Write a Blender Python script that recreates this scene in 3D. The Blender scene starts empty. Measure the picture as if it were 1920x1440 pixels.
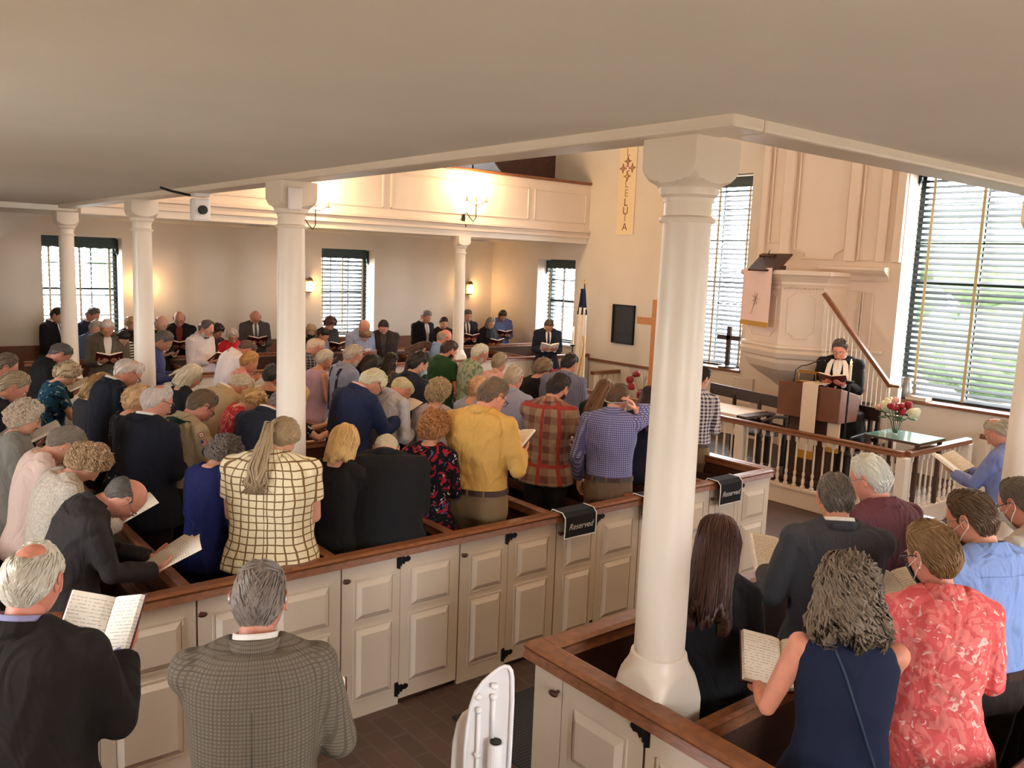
import bpy, math, random
import numpy as np
from mathutils import Vector, Matrix
PI = math.pi
random.seed(7); rng = np.random.default_rng(7)
S = bpy.context.scene
COL = S.collection
# ---------------------------------------------------------------- camera
YAW, PITCH, ROLL, FPX, CH = .890318869, .141007790, .0381105185, 1597., 2.75
cf = Vector((math.cos(YAW)*math.cos(PITCH), math.sin(YAW)*math.cos(PITCH), -math.sin(PITCH)))
cr = cf.cross(Vector((0, 0, 1))).normalized(); cu = cr.cross(cf)
CR = cr*math.cos(ROLL)+cu*math.sin(ROLL); CU = -cr*math.sin(ROLL)+cu*math.cos(ROLL)
cam = bpy.data.objects.new('camera', bpy.data.cameras.new('camera')); COL.objects.link(cam)
cam.matrix_world = Matrix(((CR.x, CU.x, -cf.x, 0), (CR.y, CU.y, -cf.y, 0), (CR.z, CU.z, -cf.z, CH), (0, 0, 0, 1)))
cam.data.sensor_width = 36; cam.data.lens = 36*FPX/1920; cam.data.clip_start = .05; cam.data.clip_end = 200
S.camera = cam

def at(px, py, x=None, y=None, z=None):
    """point of the place seen at a pixel, on a wall x=, y= or a height z="""
    d = CR*((px-960)/FPX)-CU*((py-720)/FPX)+cf
    t = (z-CH)/d.z if z is not None else (x/d.x if x is not None else y/d.y)
    return Vector((0, 0, CH))+d*t
# ---------------------------------------------------------------- light and exposure
S.view_settings.view_transform = 'Standard'; S.view_settings.look = 'None'
S.view_settings.exposure = .27; S.view_settings.gamma = 1; S.view_settings.use_curve_mapping = False
W = bpy.data.worlds.new('sky'); S.world = W; W.use_nodes = True
bg = W.node_tree.nodes['Background']; bg.inputs[0].default_value = (.93, .96, 1.0, 1); bg.inputs[1].default_value = 27.0
S.cycles.max_bounces = 9; S.cycles.diffuse_bounces = 5; S.cycles.glossy_bounces = 3; S.cycles.transmission_bounces = 6
S.cycles.sample_clamp_indirect = 6; S.cycles.use_denoising = True
S.cycles.caustics_reflective = False; S.cycles.caustics_refractive = False

def lin(c):
    c = c/255.; return c/12.92 if c <= .04045 else ((c+.055)/1.055)**2.4
def rgb(*c): return (lin(c[0]), lin(c[1]), lin(c[2]), 1)
MATS = {}
def M(name, col=(200, 200, 200), rough=.6, metal=0, noise=0, nscale=8, bump=0, bscale=30, emit=0, stretch=None, trans=0, spec=.5, sheen=0):
    """procedural material: base colour with a soft noise variation and a noise bump"""
    if name in MATS: return MATS[name]
    m = bpy.data.materials.new(name); m.use_nodes = True; MATS[name] = m
    nt = m.node_tree; N, L = nt.nodes, nt.links; b = N['Principled BSDF']
    c = rgb(*col); b.inputs['Base Color'].default_value = c; b.inputs['Roughness'].default_value = rough
    b.inputs['Metallic'].default_value = metal; b.inputs['Specular IOR Level'].default_value = spec
    if trans: b.inputs['Transmission Weight'].default_value = trans
    if emit: b.inputs['Emission Color'].default_value = c; b.inputs['Emission Strength'].default_value = emit
    if sheen: b.inputs['Sheen Weight'].default_value = sheen
    if noise or bump:
        tc = N.new('ShaderNodeTexCoord'); mp = N.new('ShaderNodeMapping'); L.new(tc.outputs['Object'], mp.inputs[0])
        if stretch: mp.inputs['Scale'].default_value = stretch
    if noise:
        n = N.new('ShaderNodeTexNoise'); n.inputs['Scale'].default_value = nscale; n.inputs['Detail'].default_value = 4
        L.new(mp.outputs[0], n.inputs[0])
        r = N.new('ShaderNodeValToRGB'); L.new(n.outputs[0], r.inputs[0])
        r.color_ramp.elements[0].position = .3; r.color_ramp.elements[1].position = .7
        r.color_ramp.elements[0].color = (c[0]*(1-noise), c[1]*(1-noise), c[2]*(1-noise), 1)
        r.color_ramp.elements[1].color = (min(1, c[0]*(1+noise)), min(1, c[1]*(1+noise)), min(1, c[2]*(1+noise)), 1)
        L.new(r.outputs[0], b.inputs['Base Color'])
    if bump:
        n2 = N.new('ShaderNodeTexNoise'); n2.inputs['Scale'].default_value = bscale; n2.inputs['Detail'].default_value = 3
        L.new(mp.outputs[0], n2.inputs[0]); bp = N.new('ShaderNodeBump'); bp.inputs['Strength'].default_value = bump
        bp.inputs['Distance'].default_value = .02; L.new(n2.outputs[0], bp.inputs['Height']); L.new(bp.outputs[0], b.inputs['Normal'])
    return m

def nodes(name, rough=.8):
    m = bpy.data.materials.new(name); m.use_nodes = True; MATS[name] = m
    N, L = m.node_tree.nodes, m.node_tree.links
    b = N['Principled BSDF']; b.inputs['Roughness'].default_value = rough
    tc = N.new('ShaderNodeTexCoord'); sp = N.new('ShaderNodeSeparateXYZ'); L.new(tc.outputs['Object'], sp.inputs[0])
    return m, N, L, b, tc, sp
def math_(N, L, op, a, b_=None, c_=None):
    n = N.new('ShaderNodeMath'); n.operation = op
    for i, v in enumerate((a, b_, c_)):
        if v is None: continue
        if isinstance(v, (int, float)): n.inputs[i].default_value = v
        else: L.new(v, n.inputs[i])
    return n.outputs[0]
def mix_(N, L, f, a, b_):
    n = N.new('ShaderNodeMix'); n.data_type = 'RGBA'
    if isinstance(f, (int, float)): n.inputs[0].default_value = f
    else: L.new(f, n.inputs[0])
    for i, v in ((6, a), (7, b_)):
        if isinstance(v, tuple): n.inputs[i].default_value = rgb(*v) if len(v) == 3 else v
        else: L.new(v, n.inputs[i])
    return n.outputs[2]
def folds(N, L, tc, b, strength=.5):
    """soft cloth folds as a bump"""
    mp = N.new('ShaderNodeMapping'); mp.inputs['Scale'].default_value = (1, 1, .55); L.new(tc.outputs['Object'], mp.inputs[0])
    n = N.new('ShaderNodeTexNoise'); n.inputs['Scale'].default_value = 9; n.inputs['Detail'].default_value = 2; n.inputs['Distortion'].default_value = 1.2
    L.new(mp.outputs[0], n.inputs[0])
    bp = N.new('ShaderNodeBump'); bp.inputs['Strength'].default_value = strength; bp.inputs['Distance'].default_value = .06
    L.new(n.outputs[0], bp.inputs['Height']); L.new(bp.outputs[0], b.inputs['Normal'])
def cloth(name, col, rough=.85, fold=.45, var=.08):
    if name in MATS: return MATS[name]
    m, N, L, b, tc, sp = nodes(name, rough); b.inputs['Specular IOR Level'].default_value = .25
    n = N.new('ShaderNodeTexNoise'); n.inputs['Scale'].default_value = 160; L.new(tc.outputs['Object'], n.inputs[0])
    lo = tuple(v*(1-var) for v in col); hi = tuple(min(255, v*(1+var)) for v in col)
    L.new(mix_(N, L, n.outputs[0], lo, hi), b.inputs['Base Color']); folds(N, L, tc, b, fold)
    return m
def grid_cloth(name, base, line, step=.035, width=.16, line2=None, fold=.4, soft=False, vert=True, horiz=True, axes='yz'):
    """checks, stripes and plaids laid on the body's own width and height"""
    if name in MATS: return MATS[name]
    m, N, L, b, tc, sp = nodes(name, .85); b.inputs['Specular IOR Level'].default_value = .2
    # bend the grid a little with the folds
    n = N.new('ShaderNodeTexNoise'); n.inputs['Scale'].default_value = 5; L.new(tc.outputs['Object'], n.inputs[0])
    wob = math_(N, L, 'MULTIPLY', n.outputs[0], min(.03, step*.7))
    lat = math_(N, L, 'MULTIPLY', math_(N, L, 'ARCTAN2', sp.outputs[1], math_(N, L, 'ADD', sp.outputs[0], -.03)), .17)
    def band(v, st, w):
        f = math_(N, L, 'FRACT', math_(N, L, 'DIVIDE', math_(N, L, 'ADD', math_(N, L, 'ADD', v, wob), 5.), st))
        return math_(N, L, 'LESS_THAN', f, w)
    bv = band(lat, step, width) if vert else 0.; bh = band(sp.outputs[2], step, width) if horiz else 0.
    if soft and vert and horiz:
        f = math_(N, L, 'MULTIPLY', math_(N, L, 'ADD', bv, bh), .5)
    elif vert and horiz: f = math_(N, L, 'MAXIMUM', bv, bh)
    else: f = bv if vert else bh
    c = mix_(N, L, f, base, line)
    if line2:
        g = math_(N, L, 'MAXIMUM', band(lat, step*4, .06), band(sp.outputs[2], step*4, .06))
        c = mix_(N, L, g, c, line2)
    L.new(c, b.inputs['Base Color']); folds(N, L, tc, b, fold)
    return m
def floral(name, base, spots, scale=14, thr=.5, fold=.4):
    if name in MATS: return MATS[name]
    m, N, L, b, tc, sp = nodes(name, .85); b.inputs['Specular IOR Level'].default_value = .2
    c = base
    for i, (col, t) in enumerate(spots):
        mp = N.new('ShaderNodeMapping'); mp.inputs['Location'].default_value = (i*3.1, i*1.7, i*2.3); L.new(tc.outputs['Object'], mp.inputs[0])
        n = N.new('ShaderNodeTexNoise'); n.inputs['Scale'].default_value = scale*(1+.3*i); n.inputs['Detail'].default_value = 1.5
        n.inputs['Distortion'].default_value = 1.5; L.new(mp.outputs[0], n.inputs[0])
        r = N.new('ShaderNodeValToRGB'); r.color_ramp.elements[0].position = t; r.color_ramp.elements[1].position = t+.02; L.new(n.outputs[0], r.inputs[0])
        c = mix_(N, L, r.outputs[0], c, col)
    L.new(c, b.inputs['Base Color']); folds(N, L, tc, b, fold)
    return m

# ---------------------------------------------------------------- mesh builder
class MB:
    def __init__(s): s.v = []; s.f = []; s.mi = []; s.n = 0; s.cur = 0
    def add(s, vs, fs):
        o = len(s.v); s.v.extend([tuple(map(float, p)) for p in vs]); s.f.extend([tuple(i+o for i in f) for f in fs]); s.mi.extend([s.cur]*len(fs)); return s
    def box(s, x0, x1, y0, y1, z0, z1):
        vs = [(x, y, z) for x in (x0, x1) for y in (y0, y1) for z in (z0, z1)]
        return s.add(vs, [(0, 1, 3, 2), (4, 6, 7, 5), (0, 4, 5, 1), (2, 3, 7, 6), (0, 2, 6, 4), (1, 5, 7, 3)])
    def obox(s, c, ax, ay, az, hx, hy, hz):
        """box about c with half sizes along three axes"""
        c = Vector(c); vs = [c+ax*(sx*hx)+ay*(sy*hy)+az*(sz*hz) for sx in (-1, 1) for sy in (-1, 1) for sz in (-1, 1)]
        return s.add(vs, [(0, 1, 3, 2), (4, 6, 7, 5), (0, 4, 5, 1), (2, 3, 7, 6), (0, 2, 6, 4), (1, 5, 7, 3)])
    def prism(s, poly, h0, h1, axis='z', at_=0):
        """2-D outline pushed along an axis"""
        def p(a, b, h): return {'z': (a, b, h), 'y': (a, h, b), 'x': (h, a, b)}[axis]
        n = len(poly); vs = [p(a, b, h0) for a, b in poly]+[p(a, b, h1) for a, b in poly]
        fs = [tuple(range(n))[::-1], tuple(range(n, 2*n))]+[(i, (i+1) % n, n+(i+1) % n, n+i) for i in range(n)]
        return s.add(vs, fs)
    def loft(s, rings, cap=True, closed=True):
        n = len(rings[0]); vs = [p for r in rings for p in r]; fs = []
        for k in range(len(rings)-1):
            for i in range(n if closed else n-1):
                j = (i+1) % n; fs.append((k*n+i, k*n+j, (k+1)*n+j, (k+1)*n+i))
        if cap: fs.append(tuple(range(n))[::-1]); fs.append(tuple((len(rings)-1)*n+i for i in range(n)))
        return s.add(vs, fs)
    def tube(s, pts, rad, n=10, flat=1., up=None):
        pts = [Vector(p) for p in pts]; rings = []; ref = Vector(up) if up else None
        if isinstance(rad, (int, float)): rad = [rad]*len(pts)
        prev = None
        for i, p in enumerate(pts):
            t = (pts[min(i+1, len(pts)-1)]-pts[max(i-1, 0)]).normalized()
            a = (ref or prev or (Vector((0, 0, 1)) if abs(t.z) < .9 else Vector((1, 0, 0))))
            a = (a-t*a.dot(t)).normalized(); b = t.cross(a); prev = a
            rings.append([p+a*(rad[i]*flat*math.cos(2*PI*k/n))+b*(rad[i]*math.sin(2*PI*k/n)) for k in range(n)])
        return s.loft(rings)
    def lathe(s, prof, c=(0, 0, 0), n=20, half=None):
        rings = [[(c[0]+r*math.cos(2*PI*k/n), c[1]+r*math.sin(2*PI*k/n), c[2]+z) for k in range(n)] for r, z in prof]
        return s.loft(rings)
    def ball(s, c, r, n=12, m=8):
        if isinstance(r, (int, float)): r = (r, r, r)
        rings = [[(c[0]+r[0]*math.sin(PI*j/m)*math.cos(2*PI*k/n), c[1]+r[1]*math.sin(PI*j/m)*math.sin(2*PI*k/n), c[2]-r[2]*math.cos(PI*j/m)) for k in range(n)] for j in range(1, m)]
        return s.loft(rings)
    def mesh(s, name, mats=(), smooth=False):
        me = bpy.data.meshes.new(name); me.from_pydata(s.v, [], s.f)
        for m in (mats if isinstance(mats, (list, tuple)) else [mats]): me.materials.append(m)
        if max(s.mi, default=0) > 0: me.polygons.foreach_set('material_index', s.mi)
        if smooth: me.polygons.foreach_set('use_smooth', [True]*len(me.polygons))
        me.update(); return me
    def build(s, name, mats, parent=None, smooth=False, bevel=0, loc=None, mat4=None, **tags):
        o = bpy.data.objects.new(name, s.mesh(name, mats, smooth)); COL.objects.link(o)
        import_fix(o)
        if parent: o.parent = parent
        if loc is not None: o.location = loc
        if mat4 is not None: o.matrix_local = mat4
        if bevel:
            b = o.modifiers.new('bevel', 'BEVEL'); b.width = bevel; b.segments = 2; b.limit_method = 'ANGLE'; b.angle_limit = .6
        for k, v in tags.items(): o[{'cat': 'category'}.get(k, k)] = v
        return o
def import_fix(o):
    import bmesh
    bm = bmesh.new(); bm.from_mesh(o.data); bmesh.ops.recalc_face_normals(bm, faces=bm.faces); bm.to_mesh(o.data); bm.free()
def empty(name, loc, label, cat, group=None, rz=0):
    o = bpy.data.objects.new(name, None); COL.objects.link(o); o.location = loc; o.rotation_euler.z = rz; o.empty_display_size = .1
    o['label'] = label; o['category'] = cat
    if group: o['group'] = group
    return o
def copy_tree(o, parent=None):
    c = o.copy(); COL.objects.link(c); c.parent = parent
    if parent is not None: c.matrix_parent_inverse = o.matrix_parent_inverse
    for ch in KIDS(o): copy_tree(ch, c)
    return c
def KIDS(o): return [q for q in o.children]
def tag(o, label, cat, group=None):
    o['label'] = label; o['category'] = cat
    if group: o['group'] = group
    return o
def ST(o): o['kind'] = 'structure'; return o

# ---------------------------------------------------------------- materials of the building
mWall = M('plaster_wall', (224, 213, 198), .75, noise=.03, nscale=2, bump=.08, bscale=14)
mCeil = M('plaster_ceiling', (236, 232, 223), .8, noise=.03, nscale=1.5, bump=.05, bscale=6)
mWhite = M('white_paint', (226, 214, 198), .38, noise=.02, nscale=4, bump=.03, bscale=20)
mPanel = M('cream_panelling', (226, 208, 190), .45, noise=.02, nscale=4)
mWood = M('cap_wood', (122, 74, 44), .38, noise=.28, nscale=6, stretch=(4, 4, 14), bump=.06, bscale=40)
mDark = M('pew_wood', (70, 42, 28), .5, noise=.3, nscale=5, stretch=(3, 3, 12), bump=.05, bscale=40)
mOld = M('dark_bench_wood', (52, 36, 28), .5, noise=.3, nscale=5, stretch=(3, 3, 10))
mIron = M('black_iron', (18, 17, 17), .5, metal=.4)
mKnob = M('brown_knob', (64, 30, 18), .3)
mGreen = M('dark_green_paint', (16, 44, 42), .5)
mSlat = M('green_slat', (7, 22, 24), .5)
mTape = M('beige_tape', (186, 172, 136), .8)
mGlass = M('window_glass', (255, 255, 255), .02, trans=1, spec=.5)
mBrass = M('brass', (200, 150, 60), .25, metal=1)
mPaper = M('paper', (232, 222, 205), .8)
mPlastic = M('white_plastic', (236, 232, 232), .3)

# ---------------------------------------------------------------- sizes of the place
XW, YL, YR, XB = 11.15, 14.6, -1.35, -1.25        # end wall, left wall, right wall, back wall
GX, GYL, GYR = 2.42, 11.7, 1.9                    # gallery fronts: back, left, right
ZC, ZTOP = 3.24, 6.6
GE = 3.14                                          # lower edge of the gallery beams
YP = 4.27                                          # aisle side of the middle pews
PF = .14                                           # pew floor above the aisle
# ---------------------------------------------------------------- walls, floor, ceilings
def thin_glass():
    m = MATS['window_glass']; N, L = m.node_tree.nodes, m.node_tree.links
    N.remove(N['Principled BSDF']); t = N.new('ShaderNodeBsdfTransparent'); g = N.new('ShaderNodeBsdfGlossy'); g.inputs['Roughness'].default_value = .02
    mx = N.new('ShaderNodeMixShader'); mx.inputs[0].default_value = .06; L.new(t.outputs[0], mx.inputs[1]); L.new(g.outputs[0], mx.inputs[2])
    L.new(mx.outputs[0], N['Material Output'].inputs[0])
thin_glass()
def floor_mat():
    m, N, L, b, tc, sp = nodes('brick_floor', .55)
    mp = N.new('ShaderNodeMapping'); mp.inputs['Rotation'].default_value = (0, 0, PI/2); L.new(tc.outputs['Object'], mp.inputs[0])
    br = N.new('ShaderNodeTexBrick'); L.new(mp.outputs[0], br.inputs[0]); br.inputs['Scale'].default_value = 1
    br.inputs['Brick Width'].default_value = .24; br.inputs['Row Height'].default_value = .12; br.inputs['Mortar Size'].default_value = .006
    br.inputs['Color1'].default_value = rgb(84, 58, 46); br.inputs['Color2'].default_value = rgb(64, 47, 40); br.inputs['Mortar'].default_value = rgb(84, 72, 62)
    n = N.new('ShaderNodeTexNoise'); n.inputs['Scale'].default_value = 3; L.new(tc.outputs['Object'], n.inputs[0])
    c = mix_(N, L, math_(N, L, 'MULTIPLY', n.outputs[0], .5), br.outputs[0], (70, 50, 42)); L.new(c, b.inputs['Base Color'])
    bp = N.new('ShaderNodeBump'); bp.inputs['Strength'].default_value = .25; bp.inputs['Distance'].default_value = .01; L.new(br.outputs['Fac'], bp.inputs['Height']); bp.invert = True
    L.new(bp.outputs[0], b.inputs['Normal']); return m
def holed(axis, p0, p1, a0, a1, z0, z1, holes):
    """a wall with openings, cut into blocks"""
    mb = MB(); As = sorted({a0, a1, *[h[0] for h in holes], *[h[1] for h in holes]}); Zs = sorted({z0, z1, *[h[2] for h in holes], *[h[3] for h in holes]})
    for i in range(len(As)-1):
        for j in range(len(Zs)-1):
            am, zm = (As[i]+As[i+1])/2, (Zs[j]+Zs[j+1])/2
            if any(h[0] < am < h[1] and h[2] < zm < h[3] for h in holes): continue
            if axis == 'x': mb.box(p0, p1, As[i], As[i+1], Zs[j], Zs[j+1])
            else: mb.box(As[i], As[i+1], p0, p1, Zs[j], Zs[j+1])
    import bmesh
    return mb
def xof(px, py): return at(px, py, y=YL).x
def yof(px, py): return at(px, py, x=XW).y
w1 = (xof(79, 500), xof(230, 520), 1.25, at(150, 443, y=YL).z); w2 = (xof(603, 520), xof(702, 520), 1.25, at(650, 467, y=YL).z)
w3 = (yof(1076, 560), yof(1006, 560), 1.22, at(1030, 486, x=XW).z)
w4 = (yof(1412, 340), yof(1412, 340)+1.55, at(1380, 694, x=XW).z, 4.25); y5 = yof(1690, 500); w5 = (y5-1.72, y5, at(1720, 752, x=XW).z, 4.25)
wr = [(.2, 1.3, 1.25, 2.85), (3.7, 4.8, 1.25, 2.85), (7.4, 8.5, 1.25, 2.85)]; wu = [(3.2, 4.4, 4.3, 5.9), (7.2, 8.4, 4.3, 5.9)]
wb = [(3.1, 4.2, 1.25, 2.85), (7.6, 8.7, 1.25, 2.85)]; we = (-.3, .8, 1.25, 2.85); T = .5
ST(holed('y', YL, YL+T, XB, XW+T, 0, ZTOP, [w1, w2]+wu).build('wall_left', mWall))
ST(holed('x', XW, XW+T, YR, YL, 0, ZTOP, [w3, w4, w5, we]).build('wall_end', mWall))
ST(holed('y', YR-T, YR, XB, XW+T, 0, ZTOP, wr+wu).build('wall_right', mWall))
ST(holed('x', XB-T, XB, YR-T, YL+T, 0, ZTOP, wb).build('wall_back', mWall))
ST(MB().box(XB-T, XW+T, YR-T, YL+T, -.12, 0).build('floor', floor_mat()))
ST(MB().box(XB-T, XW+T, YR-T, YL+T, ZTOP, ZTOP+.1).build('ceiling', mCeil))
ST(MB().prism([(XB, YR), (XW, YR), (XW, GYR-.16), (GX-.16, GYR-.16), (GX-.16, GYL), (XB, GYL)], ZC, ZC+.18).build('ceiling_under_gallery', mCeil))
ST(MB().box(XB, XW, GYL+.16, YL, 3.18, 3.36).build('ceiling_under_side_gallery', mCeil))
# galleries: beam, face panels, dark cap
def gallery(name, axis, p, out, a0, a1, ge, seams, label):
    """axis = direction it runs; p = plane of its face; out = side that faces the nave"""
    g = empty(name, (0, 0, 0), label, 'gallery')
    def bx(mb, d0, d1, s0, s1, z0, z1):
        u0, u1 = sorted((p+out*d0, p+out*d1))
        return mb.box(s0, s1, u0, u1, z0, z1) if axis == 'x' else mb.box(u0, u1, s0, s1, z0, z1)
    top = 4.22
    bx(MB(), -.17, 0, a0, a1, ge, ge+.2).build('beam', mWhite, g, bevel=.012)
    f = MB(); bx(f, -.09, .015, a0, a1, ge+.1, top)
    bx(f, 0, .04, a0, a1, ge+.1, ge+.16); bx(f, 0, .075, a0, a1, ge+.2, ge+.25)
    f.build('front_board', mPanel, g, bevel=.008)
    for s0, s1 in zip(seams[:-1], seams[1:]):
        s0, s1 = s0+.06, s1-.06; z0, z1 = ge+.36, top-.16; q = MB()
        for (u0, u1, v0, v1) in ((s0, s1, z0, z0+.03), (s0, s1, z1-.03, z1), (s0, s0+.03, z0, z1), (s1-.03, s1, z0, z1)): bx(q, .01, .032, u0, u1, v0, v1)
        q.build('panel_moulding', mPanel, g, bevel=.008)
    bx(MB(), -.12, .06, a0, a1, top, top+.045).build('cap_rail', mWood, g, bevel=.01)
    bx(MB(), -3. if axis == 'x' and out < 0 else -2.8, -.1, a0, a1, ge+.2, ge+.3).build('deck', mDark, g)
    return g
xs = [at(q, 400, y=GYL).x for q in (724, 995)]; dx = xs[1]-xs[0]
gl = gallery('side_gallery', 'x', GYL, -1, GX+.1, XW, 3.15, [xs[0]-dx, xs[0], xs[1], XW-.03], 'long cream panelled gallery front along the left side, over the windows')
# raked dark seating boards seen over the rail at its far end
mb = MB(); mb.prism([(GYL+.1, 3.5), (GYL+.1, 4.22), (GYL+1.0, 5.0), (YL, 5.2), (YL, 3.5)], 9.2, 9.24, 'x')
mb.box(9.2, XW, GYL+1.0, GYL+1.04, 4.0, 5.0); mb.build('gallery_pew', mDark, gl)
gallery('end_gallery', 'y', GX, 1, GYR-.17, GYL-.1, 3.2, [1.9, 5.1, 8.4, 11.6], 'gallery edge overhead whose beam rests on the nearest row of columns')
gallery('near_gallery', 'x', GYR, 1, GX+.0, XW, 3.2, [2.5, 5.3, 8.2, 11.1], 'gallery edge overhead running right from the nearest column to the end wall')

# ---------------------------------------------------------------- windows
def slat_run(mb, bx, z0, z1, a0, a1, d, tilt, pitch=.058, wd=.046):
    z = z1-.02
    while z > z0+.02:
        c, s_ = math.cos(tilt)*wd/2, math.sin(tilt)*wd/2
        bx(mb, d, c, s_, a0, a1, z); z -= pitch
def window(n, axis, p, a0, a1, z0, z1, out, blind=None, tilt=.3, big=False, drop=0):
    """out = +1/-1 away from the room; the glass sits .36 deep in the wall"""
    def W_(d, a, z): return (p+out*d, a, z) if axis == 'x' else (a, p+out*d, z)
    def bx(mb, d0, d1, s0, s1, zz0, zz1):
        q0 = W_(d0, s0, zz0); q1 = W_(d1, s1, zz1)
        return mb.box(*sorted((q0[0], q1[0])), *sorted((q0[1], q1[1])), zz0, zz1)
    w = .06; fr = MB()
    bx(fr, .34, .42, a0, a0+w, z0, z1); bx(fr, .34, .42, a1-w, a1, z0, z1); bx(fr, .34, .42, a0, a1, z1-w, z1); bx(fr, .34, .42, a0, a1, z0, z0+w)
    bx(fr, .345, .4, a0, a1, (z0+z1)/2-.025, (z0+z1)/2+.025)
    nm = 2 if big else 3
    for k in range(1, nm): a = a0+(a1-a0)*k/nm; bx(fr, .36, .39, a-.009, a+.009, z0, z1)
    nz = 6 if big else 4
    for k in range(1, nz): z = z0+(z1-z0)*k/nz; bx(fr, .36, .39, a0, a1, z-.009, z+.009)
    o = ST(fr.build('window_%d' % n, mGreen))
    g = MB(); bx(g, .373, .377, a0+.03, a1-.03, z0+.03, z1-.03); g.build('pane', mGlass, o)
    s_ = MB(); bx(s_, -.04, .36, a0-.03, a1+.03, z0-.035, z0+.003); s_.build('window_sill', mWood if big else mWhite, o, bevel=.006)
    # daylight comes in here
    L = bpy.data.lights.new('daylight_portal', 'AREA'); L.shape = 'RECTANGLE'; L.size = a1-a0; L.size_y = z1-z0; L.cycles.is_portal = True
    lo = bpy.data.objects.new('daylight_portal', L); COL.objects.link(lo); lo.location = W_(.46, (a0+a1)/2, (z0+z1)/2)
    d = Vector(W_(0, 0, 0))-Vector(W_(.46, 0, 0)); lo.rotation_euler = d.to_track_quat('-Z', 'Y').to_euler()
    if blind:
        r = MB(); bb = empty('venetian_blind', (0, 0, 0), blind, 'blind'); D = .27
        z = z1-.16
        while z > z0+.05+drop:
            ra, rb = Vector(W_(D-.031*math.cos(tilt), 0, 0)), Vector(W_(D+.031*math.cos(tilt), 0, 0)); h = .031*math.sin(tilt)
            v = [W_(D-.031*math.cos(tilt), a0+.03, z-h), W_(D-.031*math.cos(tilt), a1-.03, z-h), W_(D+.031*math.cos(tilt), a1-.03, z+h), W_(D+.031*math.cos(tilt), a0+.03, z+h)]
            v += [(q[0], q[1], q[2]+.004) for q in v]
            r.add(v, [(0, 1, 2, 3), (4, 5, 6, 7), (0, 1, 5, 4), (1, 2, 6, 5), (2, 3, 7, 6), (3, 0, 4, 7)]); z -= .076
        r.build('slats', mSlat, bb)
        bt = MB(); bx(bt, D-.025, D+.025, a0+.03, a1-.03, z0+.01+drop, z0+.035+drop); bt.build('bottom_bar', mSlat, bb)
        for k in ((.12, .5, .88) if not big else (.13, .5, .87)):
            t = MB(); a = a0+(a1-a0)*k; q = .019 if big else .014; bx(t, D-.033, D-.030, a-q, a+q, z0+.03+drop, z1-.12); t.build('tape', mTape, bb)
        v = MB(); poly = [(a0+.01, z1-.02), (a0+.01, z1-.30), (a0+.05, z1-.2)]; m_ = 14
        for k in range(m_+1): poly.append((a0+.05+(a1-a0-.1)*k/m_, z1-.17-.012*(k % 2)))
        poly += [(a1-.05, z1-.2), (a1-.01, z1-.30), (a1-.01, z1-.02)]
        if axis == 'x': v.prism(poly, *sorted((p+out*(D-.05), p+out*(D-.035))), 'x')
        else: v.prism(poly, *sorted((p+out*(D-.05), p+out*(D-.035))), 'y')
        for q0, q1 in ((a0+.005, a0+.02), (a1-.02, a1-.005)): bx(v, D-.05, D+.05, q0, q1, z1-.26, z1-.02)
        v.build('valance', mGreen, bb)
    return o
window(1, 'y', YL, *w1, 1, 'dark green slatted blind in the leftmost window, behind the farthest left column', .35)
window(2, 'y', YL, *w2, 1, 'dark green slatted blind in the middle window of the left wall', .62, drop=.0)
window(3, 'x', XW, *w3, 1, 'green blind in the narrow window near the flag', .3)
window(4, 'x', XW, *w4, 1, 'tall blind in the window left of the pulpit, partly behind the nearest column', .62, big=True)
window(5, 'x', XW, *w5, 1, 'tall wide green blind with beige tapes right of the pulpit stairs', .62, big=True)
n = 6
for q in wr: window(n, 'y', YR, *q, -1); n += 1
for q in wu: window(n, 'y', YR, *q, -1); n += 1; window(n, 'y', YL, *q, 1); n += 1
for q in wb: window(n, 'x', XB, *q, -1); n += 1
window(n, 'x', XW, *we, 1)
# churchyard outside
lawn = ST(MB().box(-40, 60, -40, 60, -.5, -.4).build('ground_outside', M('paved_yard', (176, 168, 156), .9, noise=.3, nscale=3)))
mLeaf = M('leaves', (62, 84, 52), .8, noise=.5, nscale=6, bump=.8, bscale=10); mBark = M('bark', (80, 62, 48), .9, noise=.3)
for (x, y, h, r, lab) in ((24, 8.5, 5.5, 2.6, 'bushy green tree outside the large right window'), (27, 14.5, 6, 2.8, 'green tree outside the window left of the pulpit'), (9, 27, 6, 3, 'green tree outside the middle window of the left wall')):
    t = empty('tree', (x, y, -.4), lab, 'tree'); mb = MB(); R_ = random.Random(x)
    for k in range(22): mb.ball((R_.uniform(-1, 1)*r*.7, R_.uniform(-1, 1)*r*.7, h*.5+R_.uniform(-1, 1)*h*.3), r*R_.uniform(.25, .5), 9, 6)
    mb.build('crown', mLeaf, t, smooth=True); MB().tube([(0, 0, 0), (.1, 0, h*.6)], [.3, .15]).build('trunk', mBark, t)

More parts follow.
